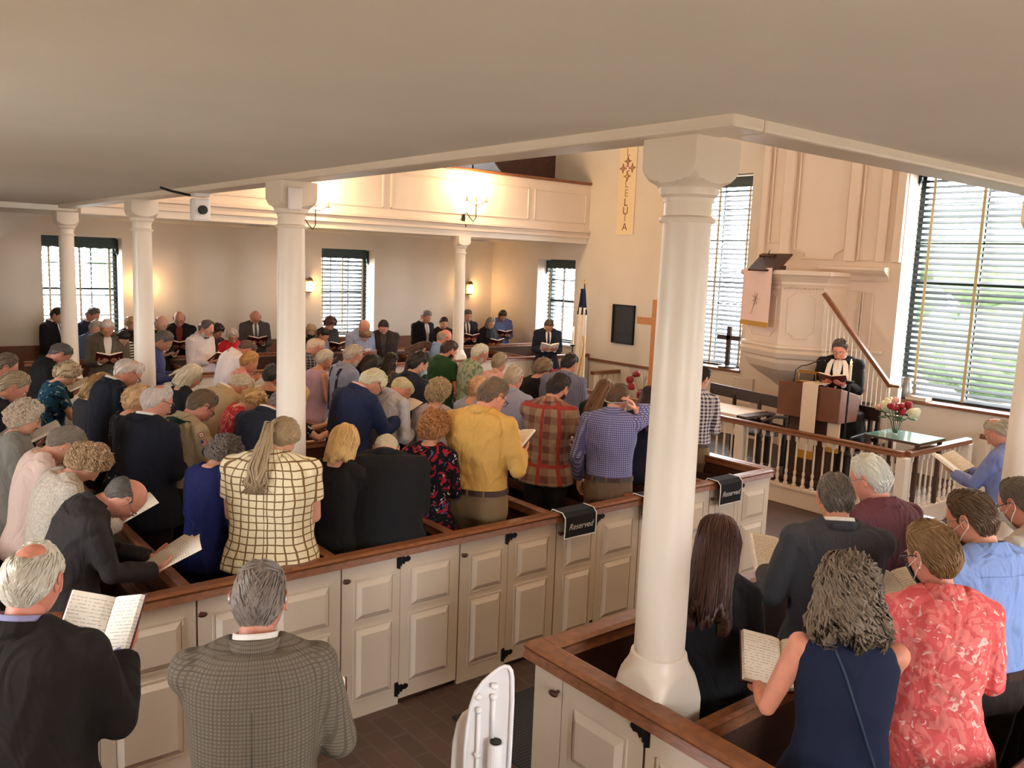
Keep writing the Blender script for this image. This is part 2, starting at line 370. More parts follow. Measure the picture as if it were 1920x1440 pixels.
# ---------------------------------------------------------------- columns
def sq(c, r, e, z, n=32):
    out = []
    for k in range(n):
        a = 2*PI*k/n+PI/4; ca, sa = math.cos(a), math.sin(a); q = (abs(ca)**e+abs(sa)**e)**(-1/e)
        out.append((c[0]+r*q*ca, c[1]+r*q*sa, z))
    return out
def column(x, y, ztop, base, label):
    c = empty('column', (x, y, 0), label, 'column', 'white columns under the galleries'); o = (0, 0)
    def clip(z, R): return [(min(.12/max(abs(math.cos(a)), abs(math.sin(a))), R)*math.cos(a), min(.12/max(abs(math.cos(a)), abs(math.sin(a))), R)*math.sin(a), z) for a in [2*PI*k/64+.0001 for k in range(64)]]
    prof = [(-.17, .172), (-.15, .166), (-.12, .158), (-.095, .15), (-.075, .143), (-.06, .134), (-.045, .124), (-.03, .116), (-.015, .111), (-.004, .109)]
    b = MB(); b.loft([clip(0, .18), clip(base-.2, .18)]+[clip(base+z, R) for z, R in prof]+[clip(base+.006, .107), clip(base+.012, .1)]); b.build('base', mWhite, c, smooth=True)
    s_ = MB().lathe([(.097, base-.05), (.096, base+.3), (.092, base+.8), (.085, ztop-.27), (.084, ztop-.2)], n=36); s_.build('shaft', mWhite, c, smooth=True)
    MB().lathe([(.085, ztop-.285), (.098, ztop-.285), (.101, ztop-.277), (.098, ztop-.268), (.085, ztop-.262)], n=36).build('neck_ring', mWhite, c, smooth=True)
    k = MB().loft([clip(ztop-.215, .088), clip(ztop-.20, .09), clip(ztop-.19, .102), clip(ztop-.175, .106), clip(ztop-.165, .106)]+[clip(ztop-.168-z*.36, R) for z, R in [(q[0], q[1]) for q in prof[::-1]]]+[clip(ztop-.1, .18), clip(ztop, .18)]); k.build('capital', mWhite, c, smooth=True)
    for o_ in c.children:
        o_.modifiers.new('e', 'EDGE_SPLIT').split_angle = .45
    return c
column(2.42, 2.03, 3.2, at(1243.5, 1228, x=2.42).z, 'nearest and largest white column, standing in the corner of the near pew')
column(2.33, 5.16, 3.2, 1.12, 'white column with a small box on its capital, behind the ponytailed person')
column(2.35, 8.5, 3.2, 1.12, 'white column beside the hanging camera, left of centre of the church')
column(2.35, 11.7, 3.16, 1.2, 'farthest left white column, in front of the bright window')
column(5.3, 11.7, 3.16, 1.25, 'white column in the side row, between the second and the far column')
column(8.3, 11.75, 3.16, 1.25, 'slim far white column under the gallery sconce')
column(5.38, 1.9, 3.2, 1.25, 'white column cut off by the right edge of the picture')
column(8.3, 1.9, 3.2, 1.25, 'white column in the near side row beyond the right edge')

# sloping underside of the gallery stairs in the far left corner
a, b = at(52, 407, y=13.6), at(0, 447, y=13.6); sl = (a.z-b.z)/(a.x-b.x); x0 = XB+.05
ST(MB().prism([(x0, b.z+sl*(x0-b.x)), (a.x, a.z), (a.x+.3, 3.18), (x0, 3.18)], 13.6, 14.5, 'y').build('trim_4', mWhite))
mPewPaint = M('pew_paint', (208, 193, 174), .4, noise=.03, nscale=4, bump=.03, bscale=20)
# ---------------------------------------------------------------- box pews
def raised(mb, P, u0, u1, z0, z1, d0=.016, d1=.022, b=.035):
    """a raised field with sloped edges; P(u, z, d) gives the point d in front of the board"""
    o = [(u0, z0), (u1, z0), (u1, z1), (u0, z1)]; i = [(u0+b, z0+b), (u1-b, z0+b), (u1-b, z1-b), (u0+b, z1-b)]
    vs = [P(u, z, .001) for u, z in o]+[P(u, z, d1) for u, z in i]
    mb.add(vs, [(4, 5, 6, 7)]+[(k, (k+1) % 4, 4+(k+1) % 4, 4+k) for k in range(4)])
    # quirk round the field
    w = .012
    for a0, a1, c0, c1 in ((u0-w, u1+w, z0-w, z0), (u0-w, u1+w, z1, z1+w), (u0-w, u0, z0, z1), (u1, u1+w, z0, z1)):
        q = [P(a0, c0, 0), P(a1, c0, 0), P(a1, c1, 0), P(a0, c1, 0), P(a0, c0, .006), P(a1, c0, .006), P(a1, c1, .006), P(a0, c1, .006)]
        mb.add(q, [(4, 5, 6, 7), (0, 1, 5, 4), (1, 2, 6, 5), (2, 3, 7, 6), (3, 0, 4, 7)])
def pfun(axis, p, out):
    return (lambda u, z, d: (u, p+out*d, z)) if axis == 'x' else (lambda u, z, d: (p+out*d, u, z))
def board(axis, p, out, u0, u1, z0, z1, t=.03):
    q0, q1 = sorted((p, p-out*t))
    return MB().box(u0, u1, q0, q1, z0, z1) if axis == 'x' else MB().box(q0, q1, u0, u1, z0, z1)
def hinge(axis, p, out, u, z, parent, side=1):
    """H-and-L style black hinge"""
    P = pfun(axis, p, out); m = MB()
    def plate(poly): 
        v = [P(u+side*a, z+b, .001) for a, b in poly]+[P(u+side*a, z+b, .006) for a, b in poly]; n = len(poly)
        m.add(v, [tuple(range(n, 2*n)), tuple(range(n))[::-1]]+[(i, (i+1) % n, n+(i+1) % n, n+i) for i in range(n)])
    plate([(-.03, -.04), (-.006, -.05), (-.006, .05), (-.03, .045)])
    plate([(0, -.012), (.02, -.024), (.03, -.008), (.05, -.012), (.066, 0), (.066, .014), (.05, .026), (.03, .02), (.018, .03), (0, .016)])
    m.tube([P(u, z-.03, .005), P(u, z+.03, .005)], .006, 8)
    return m.build('hinge', mIron, parent)
def knob(axis, p, out, u, z, parent):
    P = pfun(axis, p, out); m = MB(); m.tube([P(u, z, 0), P(u, z, .022)], .007, 8); c = P(u, z, .03)
    m.ball(c, (.026, .013, .014) if axis == 'x' else (.013, .026, .014), 12, 8); return m.build('knob', mKnob, parent, smooth=True)
def capx(x0, x1, y, z, w=.055): return MB().prism([(y-w, z-.05), (y-w*.8, z-.015), (y-w*.95, z), (y-w*.6, z+.012), (y+w*.6, z+.012), (y+w*.95, z), (y+w*.8, z-.015), (y+w, z-.05)][::1], x0, x1, 'x')
def capy(y0, y1, x, z, w=.05): return MB().prism([(x-w, z-.05), (x-w*.8, z-.015), (x-w*.95, z), (x-w*.6, z+.012), (x+w*.6, z+.012), (x+w*.95, z), (x+w*.8, z-.015), (x+w, z-.05)], y0, y1, 'y')
ZP = 1.02
XP = [-.27, .57, 1.41, 2.24, 3.08, 3.91, 4.76, 5.60, 6.44]
PEWN = ['at the left edge', 'behind the checked grey jacket', 'under the yellow check shirt', 'below the broad black back', 'of the man in yellow', 'right of the hanging black cloth', 'behind the nearest column', 'nearest the chancel rail']
for i in range(8):
    x0, x1 = XP[i], XP[i+1]; last = i == 7
    pw = empty('box_pew', (x0, YP, 0), 'white panelled middle box pew '+PEWN[i], 'pew', 'box pews of the middle block')
    def L_(mb): mb.v = [(a-x0, b-YP, c) for a, b, c in mb.v]; return mb
    xm = x0+.40 if i > 2 else x0+.36
    f = board('x', YP, -1, x0+.004, xm-.003, 0, ZP-.04); q = pfun('x', YP, -1)
    raised(f, q, x0+.09, xm-.06, .62, .86); raised(f, q, x0+.09, xm-.06, .12, .56); L_(f).build('front_panel', mPewPaint, pw)
    d = board('x', YP, -1, xm, x1-.006, .035, ZP-.045); raised(d, q, xm+.07, x1-.08, .63, .87); raised(d, q, xm+.07, x1-.08, .14, .57)
    dr = L_(d).build('door', mPewPaint, pw)
    for z in (.93, .1): 
        h = hinge('x', 0, -1, xm-x0, z, dr)
    kn = knob('x', 0, -1, .02, .885, pw)
    L_(capx(x0, x1, YP+.02, ZP)).build('front_cap', mWood, pw)
    dv = MB().box(x1-.05, x1-.02, YP+.03, 7.2, 0, ZP-.04); L_(dv).build('divider', mDark, pw)
    L_(capy(YP+.05, 7.2, x1-.035, ZP, .032)).build('divider_cap', mWood, pw, bevel=0)
    L_(MB().box(x0+.02, x0+.3, YP+.1, 7.15, .54, .575)).build('seat', mDark, pw, bevel=.005)
    L_(MB().box(x1-.16, x1-.052, YP+.3, 7.0, .80, .815).box(x1-.16, x1-.148, YP+.3, 7.0, .815, .88)).build('book_rack', mDark, pw)
    L_(MB().box(x0+.018, x1-.022, YP+.03, 7.18, .0, PF)).build('pew_floor', mDark, pw)
# the far half of the middle block, entered from the other side
for i in range(8):
    x0, x1 = XP[i], XP[i+1]
    pw = empty('box_pew', (x0, 7.22, 0), 'brown-capped box pew in the far half, '+['at the left edge', 'second from the left edge', 'third from the left edge', 'fourth from the left edge', 'fourth from the chancel', 'third from the chancel', 'second from the chancel', 'nearest the chancel'][i], 'pew', 'box pews of the far half')
    def L_(mb): mb.v = [(a-x0, b-7.22, c) for a, b, c in mb.v]; return mb
    L_(MB().box(x0+.02, x1-.02, 7.225, 7.25, 0, ZP-.04)).build('back_board', mDark, pw)
    L_(capx(x0, x1, 7.24, ZP, .035)).build('back_cap', mWood, pw)
    f = MB().box(x0+.01, x1-.01, 10.07, 10.1, 0, ZP-.04); L_(f).build('front_panel', mPewPaint, pw)
    L_(capx(x0, x1, 10.09, ZP)).build('front_cap', mWood, pw)
    L_(MB().box(x1-.05, x1-.02, 7.26, 10.05, 0, ZP-.04)).build('divider', mDark, pw)
    L_(capy(7.28, 10.04, x1-.035, ZP, .032)).build('divider_cap', mWood, pw)
    L_(MB().box(x0+.02, x0+.3, 7.3, 10.0, .54, .575)).build('seat', mDark, pw)
    L_(MB().box(x0+.018, x1-.022, 7.27, 10.05, 0, PF)).build('pew_floor', mDark, pw)
ex = empty('pew_end', (6.47, YP, 0), 'white panelled end of the middle pew block facing the chancel rail', 'pew end')
f = MB().box(-.01, .02, .04, 5.78, 0, ZP-.045); f.build('end_board', mPewPaint, ex); capy(.0, 5.8, 0.0, ZP).build('end_cap', mWood, ex)
# pews along the left wall: white front, dark rows behind
YS, ZS = 11.5, 1.11
sp = empty('side_pew_row', (2.0, YS, 0), 'long white panelled pew front with dark cap under the left gallery', 'pew')
def L_(mb): mb.v = [(a-2., b-YS, c) for a, b, c in mb.v]; return mb
x = 2.0; k = 0
f = MB().box(2.0, XW-.02, YS, YS+.03, 0, ZS-.04)
while x < XW-1.0:
    raised(f, pfun('x', YS, -1), x+.1, x+.85, .68, .92); raised(f, pfun('x', YS, -1), x+.1, x+.85, .15, .6); x += .95
L_(f).build('front_panel', mPewPaint, sp); L_(capx(2.0, XW-.02, YS+.02, ZS)).build('front_cap', mWood, sp)
L_(MB().box(2.0, XW-.02, YS+.04, YL-.03, 0, PF)).build('pew_floor', mDark, sp)
r2 = empty('side_pew_row', (2.0, 12.75, 0), 'dark wooden second pew row under the left gallery, behind the white front', 'pew')
MB().box(0, 9.1, 0, .03, PF, 1.2).build('back_board', mDark, r2); capx(0, 9.1, .015, 1.2, .035).build('back_cap', mWood, r2); MB().box(0, 9.1, .05, .4, .56, .6).build('seat', mDark, r2)
MB().box(0, 9.1, -.45, -.1, .56, .6).build('front_seat', mDark, r2)
for q in (3.9, 5.85, 7.8, 9.7):
    d = empty('pew_divider', (q, YS+.05, 0), 'dark partition in the side pews, near %s' % {3.9: 'the man in grey with an open book', 5.85: 'the man with clasped hands', 7.8: 'the slim far column', 9.7: 'the end window'}[q], 'partition', 'partitions in the side pews')
    MB().box(-.015, .015, 0, 1.18, PF, 1.08).build('board', mDark, d); capy(0, 1.18, 0, 1.1, .03).build('cap', mWood, d)
ST(MB().box(XB, XW, YL-.035, YL-.002, PF, 1.2).box(XB, XW, YL-.05, YL-.002, 1.2, 1.235).build('trim_1', mWood))
ST(MB().box(XW-.03, XW-.002, w4[1]+.1, YL-.06, 1.0, 1.045).build('trim_2', mWood))
ST(MB().box(XW-.03, XW-.002, GYR, w5[0]-.1, 1.0, 1.045).build('trim_3', mWood))
# pews at the near right corner
XN, YN, ZN, NF = 2.25, 2.55, 1.155, .16
npw = empty('corner_pew', (XN, YN, 0), 'white panelled corner pew with broad brown cap round the nearest column', 'pew')
def L_(mb): mb.v = [(a-XN, b-YN, c) for a, b, c in mb.v]; return mb
f = board('y', XN, -1, YN-.17, YN, 0, ZN-.04); L_(f).build('corner_post', mPewPaint, npw)
for ys, nm in (((YN-.62, YN-.175), 'door'), ((YN-1.06, YN-.63), 'front_panel'), ((YN-1.5, YN-1.065), 'door'), ((YN-1.95, YN-1.505), 'front_panel'), ((YR+.02, YN-1.955), 'front_panel')):
    f = board('y', XN, -1, ys[0]+.003, ys[1], .03, ZN-.045); q = pfun('y', XN, -1)
    raised(f, q, ys[0]+.09, ys[1]-.07, .76, .99); raised(f, q, ys[0]+.09, ys[1]-.07, .15, .70); L_(f).build(nm, mPewPaint, npw)
for yy in (YN-.62, YN-1.5):
    for z in (1.06, .14): hinge('y', 0, -1, yy-YN, z, npw, side=1)
knob('y', 0, -1, -.15, 1.02, npw); knob('y', 0, -1, -1.03, 1.02, npw)
L_(capy(YR+.02, YN+.04, XN+.02, ZN, .06)).build('side_cap', mWood, npw)
f = MB().box(XN+.032, 5.7, YN-.03, YN, 0, ZN-.045)
x = XN
while x < 5.2: raised(f, pfun('x', YN, 1), x+.12, x+.72, .72, .98); raised(f, pfun('x', YN, 1), x+.12, x+.72, .15, .66); x += .83
L_(f).build('front_panel', mPewPaint, npw); L_(MB().box(XN+.035, 5.7, YN-.045, YN-.032, NF, ZN-.04)).build('lining', mDark, npw)
L_(MB().box(XN+.002, XN+.02, YR+.02, YN-.05, NF, ZN-.04)).build('lining', mDark, npw)
L_(capx(XN+.06, 5.72, YN-.01, ZN, .06)).build('front_cap', mWood, npw)
L_(MB().box(XN+.03, 5.7, YR+.02, YN-.05, 0, NF)).build('pew_floor', mDark, npw)
for yy, lab in ((1.82, 'behind the woman with long brown hair'), (.98, 'behind the woman with wavy grey hair'), (.14, 'nearest the right wall')):
    d = empty('bench_seat', (XN+.08, yy, 0), 'dark seat with brown-capped back, '+lab, 'bench', 'benches in the corner pew')
    MB().box(0, 3.2, -.015, .015, NF, 1.05).build('board', mDark, d); capx(0, 3.2, 0, 1.08, .035).build('cap', mWood, d); MB().box(0, 3.2, .02, .33, .56, .6).build('seat', mDark, d)
# reserved cloths
mBlackCloth = M('black_felt', (14, 14, 18), .95, bump=.1, bscale=200); mPipe = M('white_piping', (225, 222, 215), .7); mThread = M('grey_thread', (190, 190, 186), .6)
def script_text(txt, size, parent, mat, m4, name='lettering', shear=.35, ext=.0008, font_space=1.0):
    c = bpy.data.curves.new(name, 'FONT'); c.body = txt; c.size = size; c.shear = shear; c.extrude = ext; c.align_x = 'CENTER'; c.align_y = 'CENTER'; c.space_character = font_space
    o = bpy.data.objects.new('tmp', c); COL.objects.link(o); dg = bpy.context.evaluated_depsgraph_get()
    me = bpy.data.meshes.new_from_object(o.evaluated_get(dg)); bpy.data.objects.remove(o)
    me.materials.clear(); me.materials.append(mat); q = bpy.data.objects.new(name, me); COL.objects.link(q); q.parent = parent; q.matrix_local = m4; return q
def reserved(xc, w, h, lab):
    e = empty('reserved_cloth', (xc, YP, 0), lab, 'cloth', 'reserved cloths hung over the pew caps')
    yo = -.075
    prof = [(yo, ZP-h), (yo-.004, ZP-h*.5), (yo-.002, ZP-.01), (yo+.03, ZP+.02), (.06, ZP+.022), (.095, ZP-.02), (.1, ZP-.12)]
    m = MB(); n = len(prof); vs = []
    for s_ in (-w/2, w/2):
        vs += [(s_, a, b) for a, b in prof]+[(s_, a*1.0+.006*(1 if a > 0 else 1), b-.005) for a, b in prof]
    vs2 = vs; fs = []
    for k in range(n-1): fs += [(k, k+1, 2*n+k+1, 2*n+k), (n+k, 3*n+k, 3*n+k+1, n+k+1), (k, n+k, n+k+1, k+1), (2*n+k, 2*n+k+1, 3*n+k+1, 3*n+k)]
    fs += [(0, 2*n, 3*n, n), (n-1, 2*n-1, 4*n-1, 3*n-1)]
    m.add(vs2, fs); m.build('cloth', mBlackCloth, e)
    p = MB()
    for s_ in (-w/2, w/2): p.tube([(s_, a-.003, b) for a, b in prof], .004, 6)
    p.tube([(-w/2, yo-.003, ZP-h), (w/2, yo-.003, ZP-h)], .004, 6); p.build('piping', mPipe, e)
    script_text('Reserved', .062, e, mThread, Matrix.Translation((0, yo-.008, ZP-h*.52)) @ Matrix.Rotation(PI/2, 4, 'X'))
xa, xb = at(1045, 985, y=YP).x, at(1103, 970, y=YP).x
reserved((xa+xb)/2, xb-xa, .16, 'black reserved cloth with white piping, hung left of the nearest column')
reserved(4.87, .26, .16, 'black reserved cloth with white edge, half hidden behind the nearest column')
xa, xb = at(1335, 930, y=YP).x, at(1375, 925, y=YP).x
reserved((xa+xb)/2, xb-xa, .18, 'black reserved cloth right of the nearest column, on the last pew')

# ---------------------------------------------------------------- chancel
XR, YR0, YR1, PL = 8.96, 4.35, 10.65, .2
ST(MB().box(XR+.0, XW, YR0, YR1, 0, PL).build('floor_chancel', M('chancel_boards', (66, 42, 30), .55, noise=.3, nscale=4, stretch=(10, 1, 1))))
def turned(mb, x, y, z0, z1):
    h = z1-z0; mb.loft([sq((x, y), .02, 12, z0, 12), sq((x, y), .02, 12, z0+.03, 12)])
    mb.lathe([(.012, z0+.03), (.02, z0+.06*h+.02), (.021, z0+.16*h), (.011, z0+.22*h), (.018, z0+.25*h), (.018, z0+.3*h), (.011, z0+.33*h), (.013, z0+.6*h), (.0095, z1-.05)], (x, y, 0), 8)
    mb.loft([sq((x, y), .017, 12, z1-.06, 8), sq((x, y), .02, 12, z1, 8)])
def rail_run(e, axis, p, a0, a1, posts=(), org=(0, 0), step=.115, z0=.24, z1=.84, cap=.9):
    mb = MB(); o = org
    def pt(a): return (a-o[0], p-o[1]) if axis == 'x' else (p-o[0], a-o[1])
    n = int((a1-a0)/step)
    for k in range(1, n):
        a = a0+(a1-a0)*k/n
        if any(abs(a-q) < .09 for q in posts): continue
        b = MB(); turned(b, *pt(a), z0, z1); b.build('baluster', mWhite, e)
    for q in posts:
        x, y = pt(q); MB().box(x-.055, x+.055, y-.055, y+.055, 0, z1+.01).build('newel', mWhite, e, bevel=.006)
    if axis == 'x': c = capx(a0-o[0], a1-o[0], p-o[1], cap, .05)
    else: c = capy(a0-o[1], a1-o[1], p-o[0], cap, .05)
    c.build('handrail', mWood, e)
    b = MB(); (x0, y0), (x1, y1) = pt(a0), pt(a1)
    b.box(min(x0, x1)-.03, max(x0, x1)+.03, min(y0, y1)-.03, max(y0, y1)+.03, 0, .2); b.box(min(x0, x1)-.045, max(x0, x1)+.045, min(y0, y1)-.045, max(y0, y1)+.045, .2, .235)
    b.build('base_board', mPanel, e, bevel=.004)
rl = empty('chancel_rail', (XR-.06, YR0-.06, 0), 'white balustrade with dark brown handrail in front of the lectern', 'railing')
og = (XR-.06, YR0-.06); pn = at(1390, 800, x=XR-.06).y
rail_run(rl, 'y', XR-.06, YR0-.06, YR1+.06, (YR0-.06, pn, YR1+.06), og)
rail_run(rl, 'x', YR0-.06, XR-.0, 10.44, (10.4,), og)
rs = empty('rail_stub', (XW, YR1+.06, 0), 'short piece of balustrade against the end wall near the wooden cross', 'railing')
rail_run(rs, 'x', YR1+.06, at(1125, 695, z=.92).x*.985, XW, (at(1125, 695, z=.92).x*.985+.05,), (XW, YR1+.06))
rs = empty('rail_stub', (XW, YR0-.06, 0), 'short piece of balustrade against the end wall beside the right column', 'railing')
rail_run(rs, 'x', YR0-.06, 10.85, XW, (10.9,), (XW, YR0-.06))
# ---------------------------------------------------------------- pulpit, its back panelling and stairs
def yx(px, py, x): return at(px, py, x=x).y
pu = empty('pulpit', (XW, 6.8, 0), 'raised cream panelled pulpit with a pink cloth, curving down to a pedestal', 'pulpit')
OG = Vector((XW, 6.8, 0))
XA, XB1 = 10.32, 10.68
V = [(XW-.04, yx(1392, 580, XB1)+.02), (XB1, yx(1400, 580, XB1)), (XA, yx(1463, 580, XA)), (XB1-.05, yx(1545, 580, XB1-.05)), (XW-.04, yx(1552, 580, XB1)-.05)]
zt, zm = at(1463, 510, x=XA).z, at(1463, 655, x=XA).z
cx, cy = XW-.04, (V[1][1]+V[3][1])/2
def poly(k, z): return [(cx+(x-cx)*k-OG.x, cy+(y-cy)*k-OG.y, z) for x, y in V]
def prof(name, pr, mat=None): 
    MB().loft([poly(k, z) for k, z in pr]).build(name, mat or mPanel, pu)
prof('body', [(1, zm+.0), (1, zt-.05)])
prof('cornice', [(1.0, zt-.2), (1.03, zt-.16), (1.03, zt-.13), (1.07, zt-.09), (1.12, zt-.05), (1.16, zt-.03), (1.16, zt+.02), (1.1, zt+.03)])
prof('lower_moulding', [(1.0, zm+.06), (1.06, zm+.05), (1.08, zm+.02), (1.04, zm-.01), (1.09, zm-.05), (1.05, zm-.12), (1.0, zm-.14)])
zb = at(1452, 705, x=10.8).z
prof('ogee', [(1.0, zm-.12), (.98, zm-.2), (.9, zm-.3), (.72, zm-.4), (.5, zm-.5), (.32, zm-.6), (.24, zb+.02), (.26, zb)])
prof('pedestal', [(.24, PL), (.24, zb-.02), (.3, zb-.01), (.3, zb+.01)])
for a, b in ((1, 2), (2, 3)):
    A, B = Vector((*V[a], 0))-OG, Vector((*V[b], 0))-OG; u = (B-A).normalized(); nrm = Vector((u.y, -u.x, 0)); nrm = nrm if nrm.x < 0 else -nrm
    Lh = (B-A).length; m = MB(); c = .09; z0, z1 = zm+.16, zt-.26; i0, i1 = .1, Lh-.1
    pts = [(i0+c, z0), (i1-c, z0), (i1-c, z0+c*.4), (i1, z0+c), (i1, z1-c), (i1-c, z1-c*.4), (i1-c, z1), (i0+c, z1), (i0+c, z1-c*.4), (i0, z1-c), (i0, z0+c), (i0+c, z0+c*.4)]
    P3 = [A+u*p+Vector((0, 0, q))+nrm*.006 for p, q in pts]
    m.tube(P3+[P3[0]], .009, 6); m.build('panel_moulding', mPanel, pu)
dn = MB()
for a, b in ((1, 2), (2, 3)):
    A, B = Vector((*V[a], 0))-OG, Vector((*V[b], 0))-OG; n_ = int((B-A).length/.035); nr = Vector((-1, 0, 0))
    for k in range(n_): p = A.lerp(B, (k+.5)/n_); dn.box(p.x-.03, p.x+.01, p.y-.009, p.y+.009, zt-.225, zt-.2)
dn.build('dentils', mPanel, pu)
# reading desk on the pulpit with a brass lamp
ld = empty('reading_desk', (10.42, yx(1443, 500, 10.42), zt+.03), 'sloping brown reading desk on top of the pulpit', 'desk')
ax = Vector((.42, -.18, .0)).normalized()
MB().obox((0, 0, .1), Vector((0, 1, 0)), Vector((.8, 0, .6)).normalized(), Vector((-.6, 0, .8)).normalized(), .25, .2, .012).build('board', mDark, ld, bevel=.004)
MB().box(-.02, .1, -.2, .2, 0, .06).build('foot', mDark, ld)
lp = empty('reading_lamp', (10.42, yx(1438, 500, 10.42), zt+.1), 'small brass picture-style lamp above the pulpit reading desk', 'lamp')
MB().tube([(0, -.13, .12), (0, .13, .12)], .022, 10).build('shade', M('old_bronze', (70, 48, 28), .35, metal=.8), lp)
MB().tube([(.06, 0, 0), (.05, 0, .1), (0, 0, .14), (0, -.03, .2)], .006, 6).tube([(.06, -.08, 0), (.03, -.08, .12)], .006, 6).tube([(.06, .08, 0), (.03, .08, .12)], .006, 6).build('arm', MATS['old_bronze'], lp)
# pink cloth with gold fringe over the left face of the pulpit
A, B = Vector((*V[1], 0)), Vector((*V[2], 0)); u = (B-A).normalized(); nr = Vector((-u.y, u.x, 0)); nr = nr if nr.x < 0 else -nr
fc = empty('pulpit_cloth', (A+B)/2+Vector((0, 0, zt)), 'pale pink cloth with gold hem hanging from the pulpit', 'cloth')
wd = (B-A).length*.42; zc = at(1430, 602, x=10.5).z-zt
mPink = cloth('pink_satin', (236, 208, 200), .5, .15); 
m = MB(); rows = []
for j in range(9):
    z = .05+(zc-.05)*j/8; rows.append([u*(-wd+2*wd*k/12)+nr*(.135+.006*math.sin(k*1.1)*j/8)+Vector((0, 0, z)) for k in range(13)])
back = [[p-nr*.008 for p in r] for r in rows]
m.loft([r+b[::-1] for r, b in zip(rows, back)]); m.build('cloth', mPink, fc, smooth=False)
m = MB(); m.loft([[u*(-wd)+nr*.142+Vector((0, 0, zc+.0)), u*wd+nr*.142+Vector((0, 0, zc)), u*wd+nr*.124+Vector((0, 0, zc)), u*(-wd)+nr*.124+Vector((0, 0, zc))], [u*(-wd)+nr*.142+Vector((0, 0, zc-.07)), u*wd+nr*.142+Vector((0, 0, zc-.07)), u*wd+nr*.124+Vector((0, 0, zc-.07)), u*(-wd)+nr*.124+Vector((0, 0, zc-.07))]]); m.build('fringe', M('gold_fringe', (190, 140, 40), .6), fc)
m = MB()
for k in range(7):
    a = k*PI/3.5; m.tube([u*.02+nr*.15+Vector((0, 0, zc+.32)), u*(.02+.09*math.cos(a))+nr*.15+Vector((0, 0, zc+.32+.1*math.sin(a)))], .004, 5)
m.tube([u*.02+nr*.15+Vector((0, 0, zc+.32)), u*-.05+nr*.15+Vector((0, 0, zc+.12)), u*-.09+nr*.15+Vector((0, 0, zc+.1))], .004, 5); m.build('embroidery', M('silver_thread', (150, 135, 125), .5), fc)

# panelling behind the pulpit
XP0 = XW-.1
pb = empty('pulpit_backboard', (XW, 6.9, 0), 'tall cream panelled wall board rising behind the pulpit, with pilasters', 'panelling')
ya, yb = yx(1427, 400, XP0), yx(1700, 400, XP0)
MB().box(-.1, -.005, yb-6.9, ya-6.9, PL, 5.6).build('board', mPanel, pb)
zbot = at(1580, 490, x=XP0).z; P = lambda u, z, d: (XP0-XW-d, u-6.9, z)
def strip(pxa, pxb, z0, z1, d, name='pilaster'):
    a, b = yx(pxa, 400, XP0)-6.9, yx(pxb, 400, XP0)-6.9
    return MB().box(-.1-d, -.1, min(a, b), max(a, b), z0, z1).build(name, mPanel, pb, bevel=.008)
for a, b, d in ((1429, 1440, .05), (1470, 1488, .06), (1593, 1612, .06), (1652, 1668, .05), (1684, 1699, .07)): strip(a, b, zbot, 5.5, d)
def outline(pxa, pxb, z0, z1, notch, name='panel_moulding'):
    a, b = yx(pxa, 400, XP0-.02)-6.9, yx(pxb, 400, XP0-.02)-6.9; a, b = max(a, b), min(a, b); c = notch
    pts = [(a-c, z0), (b+c, z0), (b+c, z0+c*.5), (b, z0+c), (b, z1), (a, z1), (a, z0+c), (a-c, z0+c*.5)] if c else [(a, z0), (b, z0), (b, z1), (a, z1)]
    P3 = [Vector((-.115, p, q)) for p, q in pts]; MB().tube(P3+[P3[0]], .013, 6).build(name, mPanel, pb)
outline(1494, 1588, at(1540, 485, x=XP0).z, 5.4, .14); outline(1445, 1466, zbot+.25, 5.4, 0); outline(1616, 1648, at(1630, 488, x=XP0).z, 5.4, 0)
a, b = yx(1546, 515, XP0)-6.9, yx(1670, 520, XP0)-6.9; zc_ = at(1640, 510, x=XP0).z
MB().prism([(-.28, zc_+.02), (-.28, zc_+.06), (-.1, zc_+.07), (-.1, zc_-.12), (-.14, zc_-.12), (-.17, zc_-.06), (-.24, zc_-.02)], b, a, 'y').build('cornice', mPanel, pb)
outline(1597, 1628, at(1600, 650, x=XP0).z, at(1600, 545, x=XP0).z, 0); outline(1633, 1652, at(1640, 655, x=XP0).z, at(1640, 550, x=XP0).z, 0)
b2 = yx(1655, 660, XP0)-6.9; z_ = at(1640, 661, x=XP0).z; MB().box(-.16, -.1, b2, a, z_-.02, z_+.03).build('chair_rail', mPanel, pb, bevel=.01)
outline(1400, 1436, at(1418, 760, x=XP0).z, at(1418, 712, x=XP0).z, 0)

# stairs up to the pulpit
stq = empty('pulpit_stairs', (10.6, 6.0, PL), 'white pulpit stairs with thin balusters and a steep brown handrail', 'stairs')
H0, H1 = at(1668, 722, x=10.5), at(1545, 550, x=10.5)
yA, yB, zA, zB = H0.y-6.0, H1.y-6.0, H0.z-PL, H1.z-PL
nst = 8; m = MB(); rz = zB-.95
for k in range(nst):
    y0 = yA+(yB-yA)*k/nst; y1 = yA+(yB-yA)*(k+1)/nst; z = rz*(k+1)/nst
    m.box(-.08, .45, min(y0, y1), max(y0, y1), 0 if k < 3 else z-.3, z-.03)
m.build('steps', mWhite, stq); m = MB()
for k in range(nst):
    y0 = yA+(yB-yA)*k/nst; y1 = yA+(yB-yA)*(k+1)/nst; z = rz*(k+1)/nst
    m.box(-.1, .45, min(y0, y1)-.02, max(y0, y1), z-.03, z)
m.build('treads', mDark, stq)
